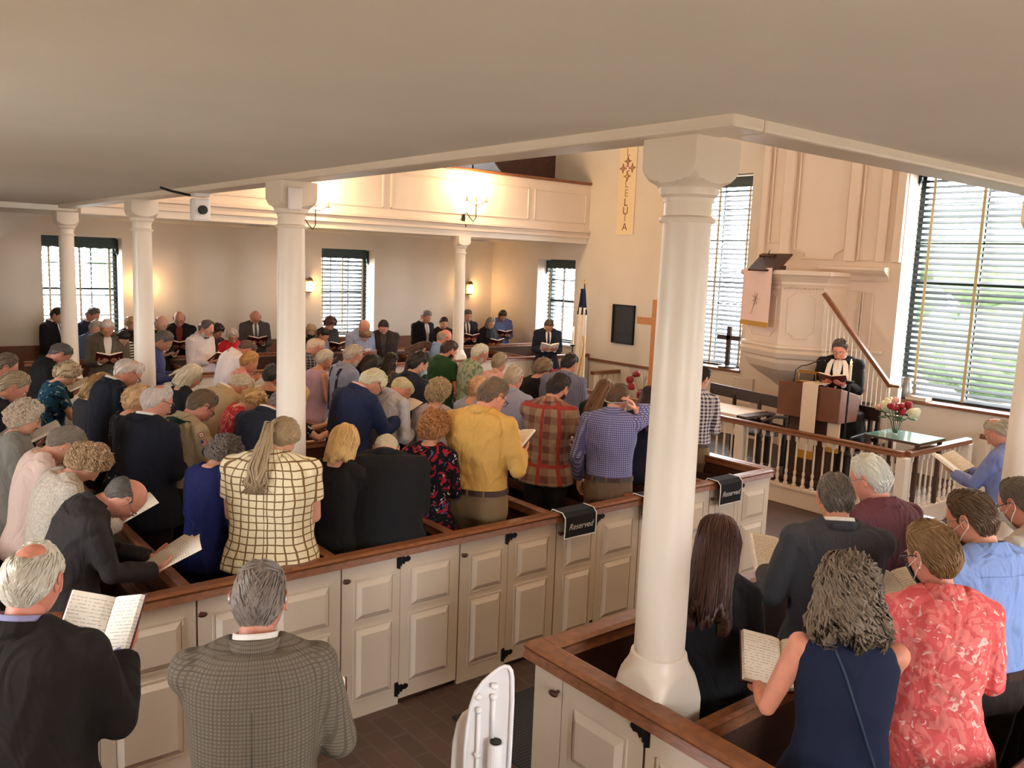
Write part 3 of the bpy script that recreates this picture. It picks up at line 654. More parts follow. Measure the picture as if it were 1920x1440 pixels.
MB().obox((-.1, (yA+yB)/2, (zA+zB)/2), Vector((1, 0, 0)), Vector((0, yB-yA, zB-zA)).normalized(), Vector((1, 0, 0)).cross(Vector((0, yB-yA, zB-zA)).normalized()), .03, math.hypot(yB-yA, zB-zA)/2, .025).obox((-.1, yA-.06, zA-.01), Vector((1, 0, 0)), Vector((0, 1, 0)), Vector((0, 0, 1)), .03, .08, .02).build('handrail', mWood, stq, bevel=.006)
for k in range(2*nst-1):
    t = (k+.7)/(2*nst); y = yA+(yB-yA)*t; zt_ = zA+(zB-zA)*t-.03; z0_ = rz*(int(t*nst)+1)/nst
    MB().tube([(-.1+.03, y, z0_), (-.1+.0, y, zt_)], .009, 8).build('baluster', mWhite, stq)
MB().box(-.15, -.05, yA-.14, yA-.04, 0, zA-.02).build('newel', mWhite, stq, bevel=.005)
for nm, px, py in (('upper', 1580, 520), ('lower', 1575, 637)):
    p = at(px, py, x=10.95); h = tag(MB().tube([(0, 0, 0), (-.05, .06, .02), (-.06, .15, .0), (-.06, .17, -.09)], [.012, .014, .012, .01], 6).build('wall_hook', mIron, loc=p+Vector((.1, 0, 0))), 'small black iron hook on the wall panel, %s of the two by the pulpit' % nm, 'hook', 'iron hooks by the pulpit')

# ---------------------------------------------------------------- things in the chancel
lc = at(1528, 745, x=9.35); LX, LY = 9.4, lc.y
lt = empty('lectern', (LX, LY, PL), 'brown wooden lectern with a sloping top and a white hanging', 'lectern')
ztl = at(1500, 716, x=9.3).z-PL; hw = .42
MB().prism([(-.2, ztl-.42), (.2, ztl-.42), (.26, ztl-.16), (.2, ztl-.1), (-.2, ztl)], -hw, hw, 'y').build('desk', M('lectern_wood', (112, 68, 46), .5, noise=.2, nscale=5), lt, bevel=.006)
MB().box(-.08, .08, -.3, .3, .06, ztl-.4).build('stand', mDark, lt); MB().box(-.22, .22, -.38, .38, 0, .06).build('foot', mDark, lt, bevel=.01)
rk = empty('book_stand', (LX-.05, LY+.12, PL+ztl-.02), 'brass book stand on the lectern', 'stand')
MB().tube([(0, -.12, .02), (-.03, -.12, .14), (0, .12, .14), (0, .12, .02)], .007, 6).tube([(.02, -.14, .15), (.02, .14, .15)], .012, 6).build('frame', mBrass, rk); MB().box(-.04, .1, -.14, .14, 0, .03).build('base', mBrass, rk, bevel=.004)
fr = empty('lectern_hanging', (LX-.22, LY-.04, PL+ztl), 'white strip of cloth with gold fringe over the lectern front', 'cloth')
MB().box(-.02, -.008, -.1, .1, -.8, .012).box(-.02, .4, -.1, .1, .012, .02).build('cloth', cloth('ivory_cloth', (240, 220, 200), .7, .1), fr); MB().box(-.024, -.004, -.1, .1, -.9, -.8).build('fringe', MATS['gold_fringe'], fr)
fr = empty('lectern_hanging', (LX-.1, LY-.32, PL+.75), 'short white cloth end with gold fringe under the lectern, before the robe', 'cloth')
MB().box(-.02, -.008, -.08, .08, -.24, .1).build('cloth', MATS['ivory_cloth'], fr); MB().box(-.024, -.004, -.08, .08, -.3, -.24).build('fringe', MATS['gold_fringe'], fr)
mc = at(1478, 780, x=9.25)
tg = empty('microphone_stand', (9.25, mc.y, PL), 'black microphone stand with a curved neck beside the lectern', 'microphone')
q = at(1543, 677, x=9.25); zq = at(1495, 685, x=9.25).z-PL
MB().tube([(0, 0, 0), (0, -.02, zq*.75), (0, -.05, zq-.06), (0, -.12, zq), (0, -.2, zq+.02), (0, q.y-mc.y+.05, q.z-PL)], [.01, .01, .006, .006, .006, .006], 8).build('neck', mIron, tg)
MB().ball((0, q.y-mc.y, q.z-PL+.005), (.018, .035, .018), 10, 8).build('microphone_head', mIron, tg); MB().lathe([(.12, 0), (.12, .015), (.02, .03)]).build('base', mIron, tg)
def candle(x, y, z0, h_stand, h_c, lab, r=.016):
    c = empty('candle_stand', (x, y, z0), lab, 'candle')
    MB().lathe([(.1, 0), (.1, .012), (.03, .04), (.012, .08), (.011, h_stand-.04), (.022, h_stand-.03), (.05, h_stand-.012), (.05, h_stand), (.012, h_stand)]).build('stand', mIron, c, smooth=False)
    MB().lathe([(r, h_stand), (r, h_stand+h_c), (r*.6, h_stand+h_c+.004)]).build('wax', M('wax', (236, 220, 190), .4), c, smooth=False)
    MB().lathe([(.002, 0), (.009, .012), (.011, .022), (.006, .042), (.001, .06)], (0, 0, h_stand+h_c+.006), 8).build('flame', M('flame', (255, 190, 90), emit=30), c, smooth=True)
    L = bpy.data.lights.new('candle_light', 'POINT'); L.energy = 1.2; L.color = (1, .65, .3); L.shadow_soft_size = .02
    lo = bpy.data.objects.new('candle_light', L); COL.objects.link(lo); lo.parent = c; lo.location = (0, 0, h_stand+h_c+.08)
ck = at(1593, 714, x=9.15); ct = at(1594, 684, x=9.15)
candle(9.15, ck.y, PL, ck.z-PL, ct.z-ck.z, 'tall lit candle on a black stand in front of the robed pastor')
ck = at(1074, 646, x=9.6); ct = at(1075, 620, x=9.6)
candle(9.6, ck.y, PL, ck.z-PL, ct.z-ck.z, 'tall lit candle on a black stand near the flag')
# benches
def bench(a, b, lab, name='wooden_bench'):
    d = (b-a); L_ = d.length; u = d.normalized(); e = empty(name, (a.x, a.y, PL), lab, 'bench', rz=math.atan2(u.y, u.x)); zt_ = a.z-PL
    MB().box(0, L_, -.012, .012, zt_-.16, zt_).build('back_rail', mOld, e, bevel=.006); MB().box(0, L_, -.01, .01, zt_-.42, zt_-.37).build('lower_rail', mOld, e)
    MB().box(-.02, L_+.02, .03, .48, .42, .45).build('seat', mOld, e, bevel=.006)
    for k in range(4):
        x = .03+(L_-.06)*k/3; MB().box(x-.02, x+.02, -.02, .02, 0, zt_-.1).build('post', mOld, e); MB().box(x-.02, x+.02, .42, .46, 0, .42).build('leg', mOld, e)
    for x in (0, L_): MB().tube([(x, 0, .66), (x, .22, .68), (x, .44, .64), (x, .46, .44)], .02, 6).build('arm', mOld, e)
a, b = at(1333, 717, x=10.15), at(1480, 742, x=9.85); b.z = a.z
bench(b, a, 'long dark wooden bench with rail back behind the communion table')
a, b = at(1604, 757, x=9.95), at(1652, 768, x=9.85); b.z = a.z
bench(b, a, 'short dark wooden settle on the right of the pastor', 'settle')
# communion table
T0, T1 = at(1330, 755, x=9.75), at(1418, 772, x=9.65)
tb = empty('communion_table', (9.55, (T0.y+T1.y)/2, PL), 'dark communion table under a white embroidered cloth', 'table'); zt_ = T1.z-PL-.01; wy = abs(T0.y-T1.y)/2+.15
MB().box(-.33, .33, -wy, wy, zt_-.035, zt_).build('tabletop', mDark, tb, bevel=.005)
for x in (-.28, .28):
    for y in (-wy+.06, wy-.06): MB().box(x-.03, x+.03, y-.03, y+.03, 0, zt_-.03).build('leg', mDark, tb)
tc_ = empty('table_cloth', (9.55, (T0.y+T1.y)/2+.06, PL+zt_), 'white cloth with pale embroidery draped over the communion table', 'cloth')
MB().box(-.345, .3, -wy+.08, wy+.0, .001, .008).box(-.352, -.343, -wy+.08, wy, -.26, .008).build('cloth', MATS['ivory_cloth'], tc_)
m = MB()
for k in range(5): m.tube([(-.355, -wy+.3, -.13), (-.355, -wy+.3+.06*math.cos(k*1.3), -.13+.05*math.sin(k*1.3))], .004, 5)
m.build('embroidery', MATS['silver_thread'], tc_)
tag(MB().box(-.12, .12, -.16, .16, 0, .02).build('tray', mIron, loc=(9.4, T1.y+.75, PL+zt_+.009)), 'thin black tray on the communion table', 'tray')
# glass-topped table with flowers
F = at(1690, 818, x=9.35); ft = empty('glass_table', (9.42, F.y, PL), 'dark low table with a glass top carrying the flower vase', 'table'); zf = F.z-PL
MB().box(-.3, .3, -.32, .32, zf-.03, zf-.006).build('tabletop', mDark, ft); MB().box(-.3, .3, -.32, .32, zf-.006, zf).build('glass', M('green_glass', (120, 160, 150), .08, spec=.8), ft)
for x in (-.26, .26):
    for y in (-.28, .28): MB().box(x-.02, x+.02, y-.02, y+.02, 0, zf-.03).build('leg', mDark, ft)
vz = empty('flower_vase', (9.42, at(1678, 815, x=9.42).y, PL+zf+.001), 'clear glass vase of red roses and white hydrangea on the glass table', 'flowers')
MB().lathe([(.055, 0), (.06, .01), (.07, .16), (.066, .16), (.056, .012)]).build('vase', mGlass, vz, smooth=False)
mRose = M('red_petals', (150, 14, 34), .6, bump=.6, bscale=60, noise=.3, nscale=30); mHyd = M('hydrangea', (226, 222, 190), .8, bump=.8, bscale=70); mStem = M('stems', (60, 92, 44), .7); mPk = M('pink_petals', (226, 170, 150), .7, bump=.6, bscale=60)
m = MB(); R_ = random.Random(3); heads = []
for k in range(15):
    a = R_.uniform(0, 2*PI); r = R_.uniform(.02, .2); heads.append(Vector((r*math.cos(a)*.7, r*math.sin(a)*1.15, .36-.5*r+R_.uniform(-.03, .05))))
for h in heads: m.tube([(h.x*.1, h.y*.1, .01), (h.x*.3, h.y*.3, .15), h], .004, 5)
for k in range(16):
    a = R_.uniform(0, 2*PI); r = .17; b_ = Vector((r*math.cos(a)*.8, r*math.sin(a), .16+R_.uniform(0, .08))); m.ball(b_, (.045, .06, .01), 6, 4)
m.build('stems', mStem, vz)
def bloom(p, r, mat, name, par):
    m = MB(); R2 = random.Random(int(p[0]*9999)+7)
    for k in range(9):
        a = k*2.4; q = .32+.05*k; m.ball((p[0]+r*q*math.cos(a)*.6, p[1]+r*q*math.sin(a)*.6, p[2]+R2.uniform(-.2, .25)*r), (r*.5, r*.5, r*.6), 8, 6)
    return m.build(name, mat, par, smooth=True)
for k, h in enumerate(heads): bloom(h, .05 if k % 5 else .085, mRose if k % 5 not in (0, 3) else (mHyd if k % 5 == 0 else mPk), 'bloom', vz)
# red roses at the far end, by the wooden cross
rv = empty('rose_vase', (9.3, at(1205, 745, x=9.3).y, PL), 'dark red roses in a tall vase near the big wooden cross', 'flowers'); zr = at(1205, 745, x=9.3).z-PL
MB().lathe([(.08, 0), (.06, .3), (.1, zr-.1), (.12, zr-.02)]).build('vase', mIron, rv)
for k in range(9):
    a = k*2.4; r = .05+.03*(k % 4); bloom(Vector((.1*math.cos(a), .26*math.sin(a), zr+.05+.09*(k % 4))), .075, mRose, 'bloom', rv)
m = MB()
for k in range(12): m.tube([(0, 0, zr-.1), (.12*math.cos(k), .15*math.sin(k*1.3), zr+.2), (.2*math.cos(k), .3*math.sin(k*1.3), zr+.35+.04*(k % 3))], .003, 4)
m.build('stems', mStem, rv)
rv = empty('poinsettia', (9.2, at(1043, 738, x=9.2).y, PL), 'potted red flowers behind the people near the flag', 'flowers'); zr = at(1043, 690, x=9.2).z-PL
MB().lathe([(.12, 0), (.15, .3), (.05, .31)]).build('pot', mIron, rv)
for k in range(7): bloom(Vector((.1*math.cos(k*2.4), .12*math.sin(k*2.4), zr-.02*k)), .06, mRose, 'bloom', rv)
m = MB()
for k in range(7): m.tube([(0, 0, .3), (.1*math.cos(k*2.4)*.5, .12*math.sin(k*2.4)*.5, zr-.3), (.1*math.cos(k*2.4), .12*math.sin(k*2.4), zr-.02*k)], .005, 4)
m.build('stems', mStem, rv)
# big light wooden cross
mPine = M('pine_wood', (196, 132, 78), .5, noise=.12, nscale=6, stretch=(6, 6, 1))
C0, C1 = at(1231, 562, x=9.15), at(1231, 603, x=9.15); cl = at(1197, 606, x=9.15)
cs = empty('wooden_cross', (9.15, C0.y, 0), 'tall plain light wooden cross, half behind the nearest column', 'cross')
MB().box(-.03, .03, -.045, .045, 0, C0.z).build('upright', mPine, cs, bevel=.004); MB().box(-.035, .03, -(cl.y-C0.y), cl.y-C0.y, C1.z-.055, C1.z+.05).build('crossbar', mPine, cs, bevel=.004)
# small cross on the window sill
cz = w4[2]; sx = XW+.1; cc = at(1362, 700, x=sx)
sc = empty('sill_cross', (sx, cc.y, cz+.003), 'dark wooden standing cross on the sill left of the pulpit', 'cross')
ht = at(1365, 612, x=sx).z-cz; MB().box(-.02, .02, -.035, .035, .03, ht).build('upright', mOld, sc); MB().box(-.02, .02, -.22, .22, ht*.68, ht*.68+.07).build('crossbar', mOld, sc); MB().lathe([(.15, 0), (.14, .03), (.04, .05)]).build('foot', mOld, sc)
# sill things at the large right window
zs = w5[2]; p = at(1697, 730, x=XW+.1)
pt = empty('pitcher', (XW+.08, p.y-.02, zs+.003), 'grey pewter pitcher on the sill of the large right window', 'pitcher')
mPew = M('pewter', (150, 150, 148), .3, metal=.7); MB().lathe([(.07, 0), (.085, .02), (.075, .12), (.06, .2), (.075, .28), (.07, .28), (.05, .2)]).build('body', mPew, pt, smooth=True); MB().tube([(0, -.06, .24), (0, -.13, .2), (0, -.13, .1), (0, -.07, .06)], .01, 6).build('handle', mPew, pt)
p = at(1722, 742, x=XW+.05)
bk = empty('bible', (XW+.06, p.y, zs+.003), 'thick brown closed book on the sill of the large right window', 'book')
MB().box(-.09, .09, -.14, .14, 0, .006).box(-.09, .09, -.14, .14, .044, .05).box(.084, .09, -.14, .14, 0, .05).build('cover', M('brown_cover', (120, 84, 50), .6), bk); MB().box(-.085, .084, -.135, .135, .006, .044).build('pages', mPaper, bk)
# flag
fx = 10.2; f0 = at(1097, 524, x=fx); fb = at(1088, 780, x=fx)
fg = empty('flag', (fx, f0.y-.0, 0.0), 'furled white and blue flag with gold fringe on a standing pole', 'flag'); zt_ = f0.z
MB().tube([(0, 0, 0), (0, 0, zt_-.1)], .014, 8).build('pole', mDark, fg); MB().lathe([(.16, 0), (.15, .03), (.03, .06)]).build('base', mBrass, fg)
MB().lathe([(.004, zt_-.1), (.022, zt_-.07), (.012, zt_-.05), (.02, zt_-.03), (.003, zt_)], (0, 0, 0), 10).build('finial', mBrass, fg, smooth=True)
def drape(z0, z1, w0, w1, mat, name, sh=0):
    rings = []
    for j in range(13):
        t = j/12; z = z0+(z1-z0)*t; w = w0+(w1-w0)*t
        rings.append([((.02+.02*math.sin(5*a+3*t))*math.cos(a)*1.4-.03, w*math.sin(a)*(1+.12*math.sin(4*a))+sh*t, z) for a in [2*PI*k/24 for k in range(24)]])
    MB().loft(rings).build(name, mat, fg, smooth=True)
mFW = cloth('flag_white', (232, 220, 205), .7, .5); mFB = cloth('flag_blue', (22, 30, 62), .7, .5)
zmid = at(1097, 590, x=fx).z; zlow = at(1097, 745, x=fx).z
drape(zt_-.16, zmid, .03, .11, mFB, 'blue_canton', 0); drape(zmid+.12, zlow, .09, .14, mFW, 'white_field', .03)
MB().tube([(-.07, -.09, at(1097, 630, x=fx).z), (-.09, -.15, at(1097, 645, x=fx).z), (-.09, -.13, at(1097, 662, x=fx).z), (-.08, -.06, at(1097, 690, x=fx).z), (-.08, .06, zlow)], .014, 6).build('fringe', MATS['gold_fringe'], fg)
# hymn board
a, b = at(1150, 572, x=XW-.03), at(1186, 645, x=XW-.03)
hb = empty('hymn_board', (XW-.003, (a.y+b.y)/2, (a.z+b.z)/2), 'black hymn board on the end wall left of the wooden cross', 'board'); hw_, hh = abs(a.y-b.y)/2, abs(a.z-b.z)/2+.02
MB().box(-.025, 0, -hw_, hw_, -hh, hh).build('board', M('black_board', (34, 33, 34), .6), hb)
m = MB(); 
for y0, y1, z0, z1 in ((-hw_, hw_, hh-.03, hh), (-hw_, hw_, -hh, -hh+.03), (-hw_, -hw_+.03, -hh, hh), (hw_-.03, hw_, -hh, hh)): m.box(-.045, -.0, y0, y1, z0, z1)
m.build('frame', mIron, hb); m = MB()
for k in range(1, 7): m.box(-.032, -.025, -hw_+.03, hw_-.03, -hh+k*hh*2/7-.004, -hh+k*hh*2/7+.004)
m.build('slot_ledges', M('dark_ledge', (46, 45, 46), .6), hb)
# banner
a, b = at(1155, 300, x=XW-.02), at(1186, 440, x=XW-.02); zb_ = b.z; yc = (at(1154, 440, x=XW-.02).y+b.y)/2; hw_ = abs(at(1154, 440, x=XW-.02).y-b.y)/2
bn = empty('banner', (XW-.004, yc, zb_), 'long narrow cream banner with vertical letters high on the end wall', 'banner')
MB().box(-.012, -.004, -hw_, hw_, 0, 3.0).build('cloth', cloth('banner_cloth', (238, 218, 180), .8, .1), bn); MB().tube([(-.02, -hw_-.03, 3.0), (-.02, hw_+.03, 3.0)], .012, 8).build('rod', mWood, bn)
mLet = M('bronze_letter', (120, 66, 44), .5); mLet2 = M('pale_letter', (178, 138, 104), .6); mGold = M('banner_gold', (214, 170, 80), .5)
Rm = Matrix(((0, 0, -1, 0), (-1, 0, 0, 0), (0, 1, 0, 0), (0, 0, 0, 1)))
for ch, py, mt in (('A', 426, mLet), ('I', 409, mLet2), ('U', 396, mLet), ('L', 380, mLet), ('E', 363, mLet2), ('L', 346, mLet2), ('L', 287, mLet2), ('A', 270, mLet)):
    z = at(1168, py, x=XW-.02).z-zb_; script_text(ch, .19, bn, mt, Matrix.Translation((-.014, 0, z)) @ Rm, 'letter', 0)
for py, dy in ((303, 0), (316, .11), (316, -.11), (331, 0)):
    z = at(1168, py, x=XW-.02).z-zb_; m = MB(); pts = []
    for k in range(8): r = .09 if k % 2 == 0 else .035; pts.append((dy+r*math.cos(k*PI/4), z+r*math.sin(k*PI/4)))
    m.prism(pts, -.018, -.012, 'x'); m.build('star', mLet, bn); pts = [(dy+(p_[0]-dy)*.65, z+(p_[1]-z)*.65) for p_ in pts]; MB().prism(pts, -.021, -.017, 'x').build('star_centre', mGold if py == 331 else mLet2, bn)
m = MB(); z = at(1168, 317, x=XW-.02).z-zb_
for k in range(6): m.ball((-.016, .04*math.cos(k), z+.05*math.sin(k)), (.004, .02, .02), 6, 4)
m.build('centre_dots', M('banner_pink', (200, 120, 130), .6), bn)
# ---------------------------------------------------------------- lamps
mBulb = M('lamp_glow', (255, 196, 120), emit=28); mTin = M('tin', (120, 96, 70), .4, metal=.6)
def wall_sconce(p, lab, rz=0, e=7.5):
    s_ = empty('wall_sconce', p, lab, 'sconce', 'round glass wall lamps under the galleries', rz=rz)
    MB().lathe([(.05, .1), (.06, .12), (.045, .16), (.02, .18)], (0, -.09, 0), 14).build('top_cap', mTin, s_); MB().lathe([(.05, -.09), (.055, -.075), (.04, -.1)], (0, -.09, 0), 14).build('bottom_ring', mTin, s_)
    MB().lathe([(.045, -.08), (.062, -.04), (.066, .02), (.055, .08), (.045, .1)], (0, -.09, 0), 16).build('glass', mBulb, s_, smooth=True); MB().box(-.05, .05, -.02, -.001, -.1, .16).build('back_plate', mTin, s_)
    L = bpy.data.lights.new('sconce_light', 'POINT'); L.energy = e; L.color = (1, .58, .26); L.shadow_soft_size = .06; lo = bpy.data.objects.new('sconce_light', L); COL.objects.link(lo); lo.parent = s_; lo.location = (0, -.18, .0)
for px, py, lab in ((267, 535, 'glowing wall lamp behind the column beside the hanging camera'), (577, 538, 'glowing wall lamp left of the middle window'), (877, 543, 'glowing wall lamp right of the slim far column')): wall_sconce(at(px, py, y=YL-.02), lab)
for q, rz, lab in (((1.9, YR+.02, 2.2), PI, 'added unseen glowing wall lamp on the right wall close to the viewer'), ((6.1, YR+.02, 2.2), PI, 'added unseen glowing wall lamp on the right wall beyond the corner pew'), ((XB+.02, 1.9, 2.2), PI/2, 'glowing wall lamp on the back wall close to the viewer'), ((XB+.02, 6.0, 2.2), PI/2, 'added unseen glowing wall lamp on the back wall farther from the viewer')): wall_sconce(q, lab, rz, 5)  # right-wall and farther back-wall lamps are unseen, added to light the near ceiling
def gallery_sconce(p, lab, rz=0, e=30):
    s_ = empty('candle_sconce', p, lab, 'sconce', 'three-armed candle lamps on the gallery fronts', rz=rz)
    MB().ball((0, -.02, 0), (.035, .012, .085), 12, 8).build('back_plate', mIron, s_)
    a = MB(); a.tube([(0, -.02, -.03), (.02, -.05, -.1), (.03, -.06, -.13), (.01, -.06, -.12)], .007, 6); a.tube([(0, -.02, .05), (.03, -.06, .1), (.07, -.1, .02), (.11, -.14, -.04), (.14, -.17, .02), (.14, -.17, .25)], .008, 6)
    a.tube([(-.05, -.17, .3), (.05, -.17, .24), (.14, -.17, .22), (.24, -.17, .24), (.34, -.17, .3)], .006, 6); a.build('arm', mIron, s_)
    for k, x in enumerate((-.05, .14, .34)):
        MB().lathe([(.006, .0), (.035, .01), (.035, .016), (.012, .02), (.012, .08)], (x, -.17, .28), 10).build('cup', mTin, s_); MB().lathe([(.012, .36), (.022, .4), (.02, .44), (.004, .5)], (x, -.17, 0), 10).build('bulb', mBulb, s_, smooth=True)
    L = bpy.data.lights.new('sconce_light', 'POINT'); L.energy = e; L.color = (1, .68, .38); L.shadow_soft_size = .12; lo = bpy.data.objects.new('sconce_light', L); COL.objects.link(lo); lo.parent = s_; lo.location = (.14, -.3, .5)
p = at(868, 410, y=GYL-.02); gallery_sconce(p, 'black three-armed lamp glowing on the left gallery front', e=70)
p2 = at(577, 372, y=GYL-.02); gallery_sconce(p2+Vector((-.1, 0, -.4)), 'glowing lamp on the left gallery front, behind the boxed capital', e=70)
for x in (4.0, 7.5, 10.0): gallery_sconce((x, GYR+.02, 3.75), {4.0: 'lamp on the near gallery front closest to the nearest column', 7.5: 'middle lamp of the near gallery front', 10.0: 'lamp on the near gallery front closest to the end wall'}[x], PI, 45)
for y in (5.2, 8.6): gallery_sconce((GX+.02, y, 3.75), {5.2: 'lamp on the back gallery front closer to the nearest column', 8.6: 'lamp on the back gallery front farther from the nearest column'}[y], PI/2, 40)
# hanging camera under the back gallery, with its cable and a box on the next column
p = at(375, 372, z=3.16)
hc = empty('hanging_camera', (p.x, p.y, 3.2), 'white pan-tilt camera hanging from the gallery edge with a black cable', 'camera')
MB().box(-.06, .06, -.06, .06, -.03, 0).build('mount', mPlastic, hc, bevel=.008); MB().box(-.07, .07, -.05, .05, -.22, -.04).build('housing', mPlastic, hc, bevel=.02, smooth=False)
MB().tube([(0, -.05, -.13), (0, -.075, -.13)], .035, 14).build('lens', mIron, hc); MB().tube([(-.05, .05, -.02), (-.2, .03, .0), (-.3, 0, .02)], .01, 6).build('cable', mIron, hc)
tag(MB().box(-.045, .045, -.03, 0, -.07, .07).build('small_box', mPlastic, loc=(2.33-.05, 5.16-.147, 3.09), bevel=.012), 'small white box on the capital of the column behind the ponytail', 'box')
for px, py, lab in ((485, 422, 'ceiling vent left of the middle window, under the left gallery'), (897, 450, 'ceiling vent beside the slim far column, under the left gallery')):
    p = at(px, py, z=3.17); v = empty('ceiling_vent', (p.x, p.y, 3.18), lab, 'vent', 'vents under the left gallery'); MB().box(-.2, .2, -.1, .1, -.02, 0).build('frame', mPlastic, v); MB().box(-.16, .16, -.07, .07, -.024, -.018).build('slats', M('vent_grey', (120, 116, 108), .6), v)
# white plastic shell and floor mat in the aisle
sx_, sy_ = at(918, 1246, z=1.42).x, at(918, 1246, z=1.42).y
sh = empty('plastic_shell', (sx_, sy_, 0), 'white ribbed plastic shell on a pole, standing in the brick aisle', 'stand')
rt = Vector((.777, -.63, 0)); fw = Vector((.63, .777, 0))
def o2(poly, d0, d1, name, mat):
    v = [rt*a+fw*d0+Vector((0, 0, b)) for a, b in poly]+[rt*a+fw*d1+Vector((0, 0, b)) for a, b in poly]; n = len(poly)
    m = MB().add(v, [tuple(range(n))[::-1], tuple(range(n, 2*n))]+[(i, (i+1) % n, n+(i+1) % n, n+i) for i in range(n)]); return m.build(name, mat, sh, bevel=.006)
ZS_ = -.2
out = [(-.075, .7), (-.073, 1.12), (-.068, 1.2), (-.058, 1.27), (-.042, 1.325), (-.018, 1.362), (.012, 1.392), (.036, 1.412), (.052, 1.42), (.064, 1.418), (.073, 1.405), (.078, 1.38), (.081, 1.3), (.08, 1.15), (.074, .7)]
o2(out, .0, .012, 'shell', mPlastic)
rim = MB(); pts = [rt*a+fw*-.008+Vector((0, 0, b)) for a, b in out]; rim.tube(pts, .007, 8); rim.build('rim', mPlastic, sh, smooth=True)
o2([(-.118, .7), (-.124, .98), (-.12, 1.10), (-.108, 1.17), (-.09, 1.205), (-.065, 1.225), (-.05, 1.23), (-.05, .7)], .05, .075, 'rear_shell', mPlastic)
rb = MB()
for a, b0, b1 in ((-.03, .75, 1.26), (.018, 1.16, 1.31)): rb.tube([rt*a+fw*-.01+Vector((0, 0, b0)), rt*a+fw*-.01+Vector((0, 0, b1))], .007, 8); rb.ball(rt*a+fw*-.01+Vector((0, 0, b1)), .012, 8, 6)
for a, b0 in ((-.034, 1.31), (.02, 1.35), (-.03, 1.1), (-.03, .93)): rb.ball(rt*a+fw*-.012+Vector((0, 0, b0)), (.014, .014, .011), 8, 6)
rb.build('ribs', mPlastic, sh, smooth=True)
MB().tube([rt*.03+fw*-.03+Vector((0, 0, z)) for z in (.82, 1.16)], .026, 16).build('sleeve', mPlastic, sh, smooth=False); MB().tube([rt*.03+fw*-.03+Vector((0, 0, 1.1)), rt*.03+fw*-.03+Vector((0, 0, 1.165))], .02, 16).build('socket', mIron, sh)
MB().tube([rt*.03+fw*-.03+Vector((0, 0, z)) for z in (.02, .9)], .018, 12).build('pole', M('grey_tube', (190, 188, 178), .35), sh); MB().lathe([(.2, 0), (.2, .02), (.03, .04)]).build('foot', mPlastic, sh)
mt, N, L, b, tc, sp = nodes('ribbed_mat', .9)
f = math_(N, L, 'LESS_THAN', math_(N, L, 'FRACT', math_(N, L, 'MULTIPLY', sp.outputs[1], 40.)), .5); L.new(mix_(N, L, f, (20, 20, 20), (44, 42, 40)), b.inputs['Base Color'])
a = at(985, 1325, z=0); tag(MB().box(-.35, .75, -.9, .25, 0, .012).build('floor_mat', mt, loc=(a.x-.1, a.y-.1, .001)), 'black ribbed mat on the brick floor by the corner pew', 'mat')
# ---------------------------------------------------------------- people
cos, sin = np.cos, np.sin
def headpt(az, el, jaw=1.0):
    az, el = np.broadcast_arrays(np.asarray(az, float), np.asarray(el, float)); ca, sa, ce, se = cos(az), sin(az), np.clip(cos(el), 0, 1), sin(el)
    low = el < 0; fr = ca > 0
    x = np.where(fr, .098, .101)*ca*np.where(low & fr, ce**.6, ce); y = .0765*sa*np.where(low, ce**.75, ce**.9); z = .12*se
    t = np.clip((-z-.02)/.1, 0, 1); y = y*(1-.28*t**1.5*jaw); x = np.where(fr, x, x*(1-.45*t))
    F = np.clip(ca*3, 0, 1)
    def g(y0, z0, sy, sz): return np.exp(-((y-y0)/sy)**2-((z-z0)/sz)**2)*F
    d = .024*g(0, -.03, .011, .013)+.015*g(0, -.010, .009, .018)+.008*g(0, .012, .010, .018)
    for s_ in (1, -1):
        d += .008*g(s_*.013, -.035, .007, .007)+.005*g(s_*.028, .037, .024, .009)-.011*g(s_*.032, .018, .016, .011)+.006*g(s_*.032, .015, .010, .006)+.004*g(s_*.045, -.014, .018, .015)
    d += .006*g(0, -.0615, .021, .0045)+.007*g(0, -.073, .018, .005)-.004*g(0, -.067, .022, .0025)+.008*g(0, -.1, .022, .015)
    return np.stack([x+d, y, z], -1)
def headnrm(p):
    n = p/np.array([.0098, .0059, .0144]); return n/np.linalg.norm(n, axis=-1, keepdims=True)
def gridmesh(mb, P, wrap=True):
    nv, nu = P.shape[:2]; vs = P.reshape(-1, 3); fs = []
    for j in range(nv-1):
        for i in range(nu if wrap else nu-1):
            k = (i+1) % nu; fs.append((j*nu+i, j*nu+k, (j+1)*nu+k, (j+1)*nu+i))
    mb.add(vs, fs); return fs
_az0 = np.linspace(-PI, PI, 61)[:-1]; AZ = _az0-.33*sin(_az0)
EL = np.linspace(-PI/2+.02, PI/2-.02, 46)
def smst(x, a, b): t = np.clip((x-a)/(b-a), 0, 1); return t*t*(3-2*t)
LINE = {'short': ([0, 30, 52, 66, 78, 86, 94, 104, 118, 140, 180], [44, 42, 34, 20, -2, 8, 10, -8, -32, -44, -48]), 'woman': ([0, 35, 60, 78, 92, 108, 130, 180], [36, 30, 4, -12, -20, -32, -46, -50])}
LINE['long'] = LINE['woman']
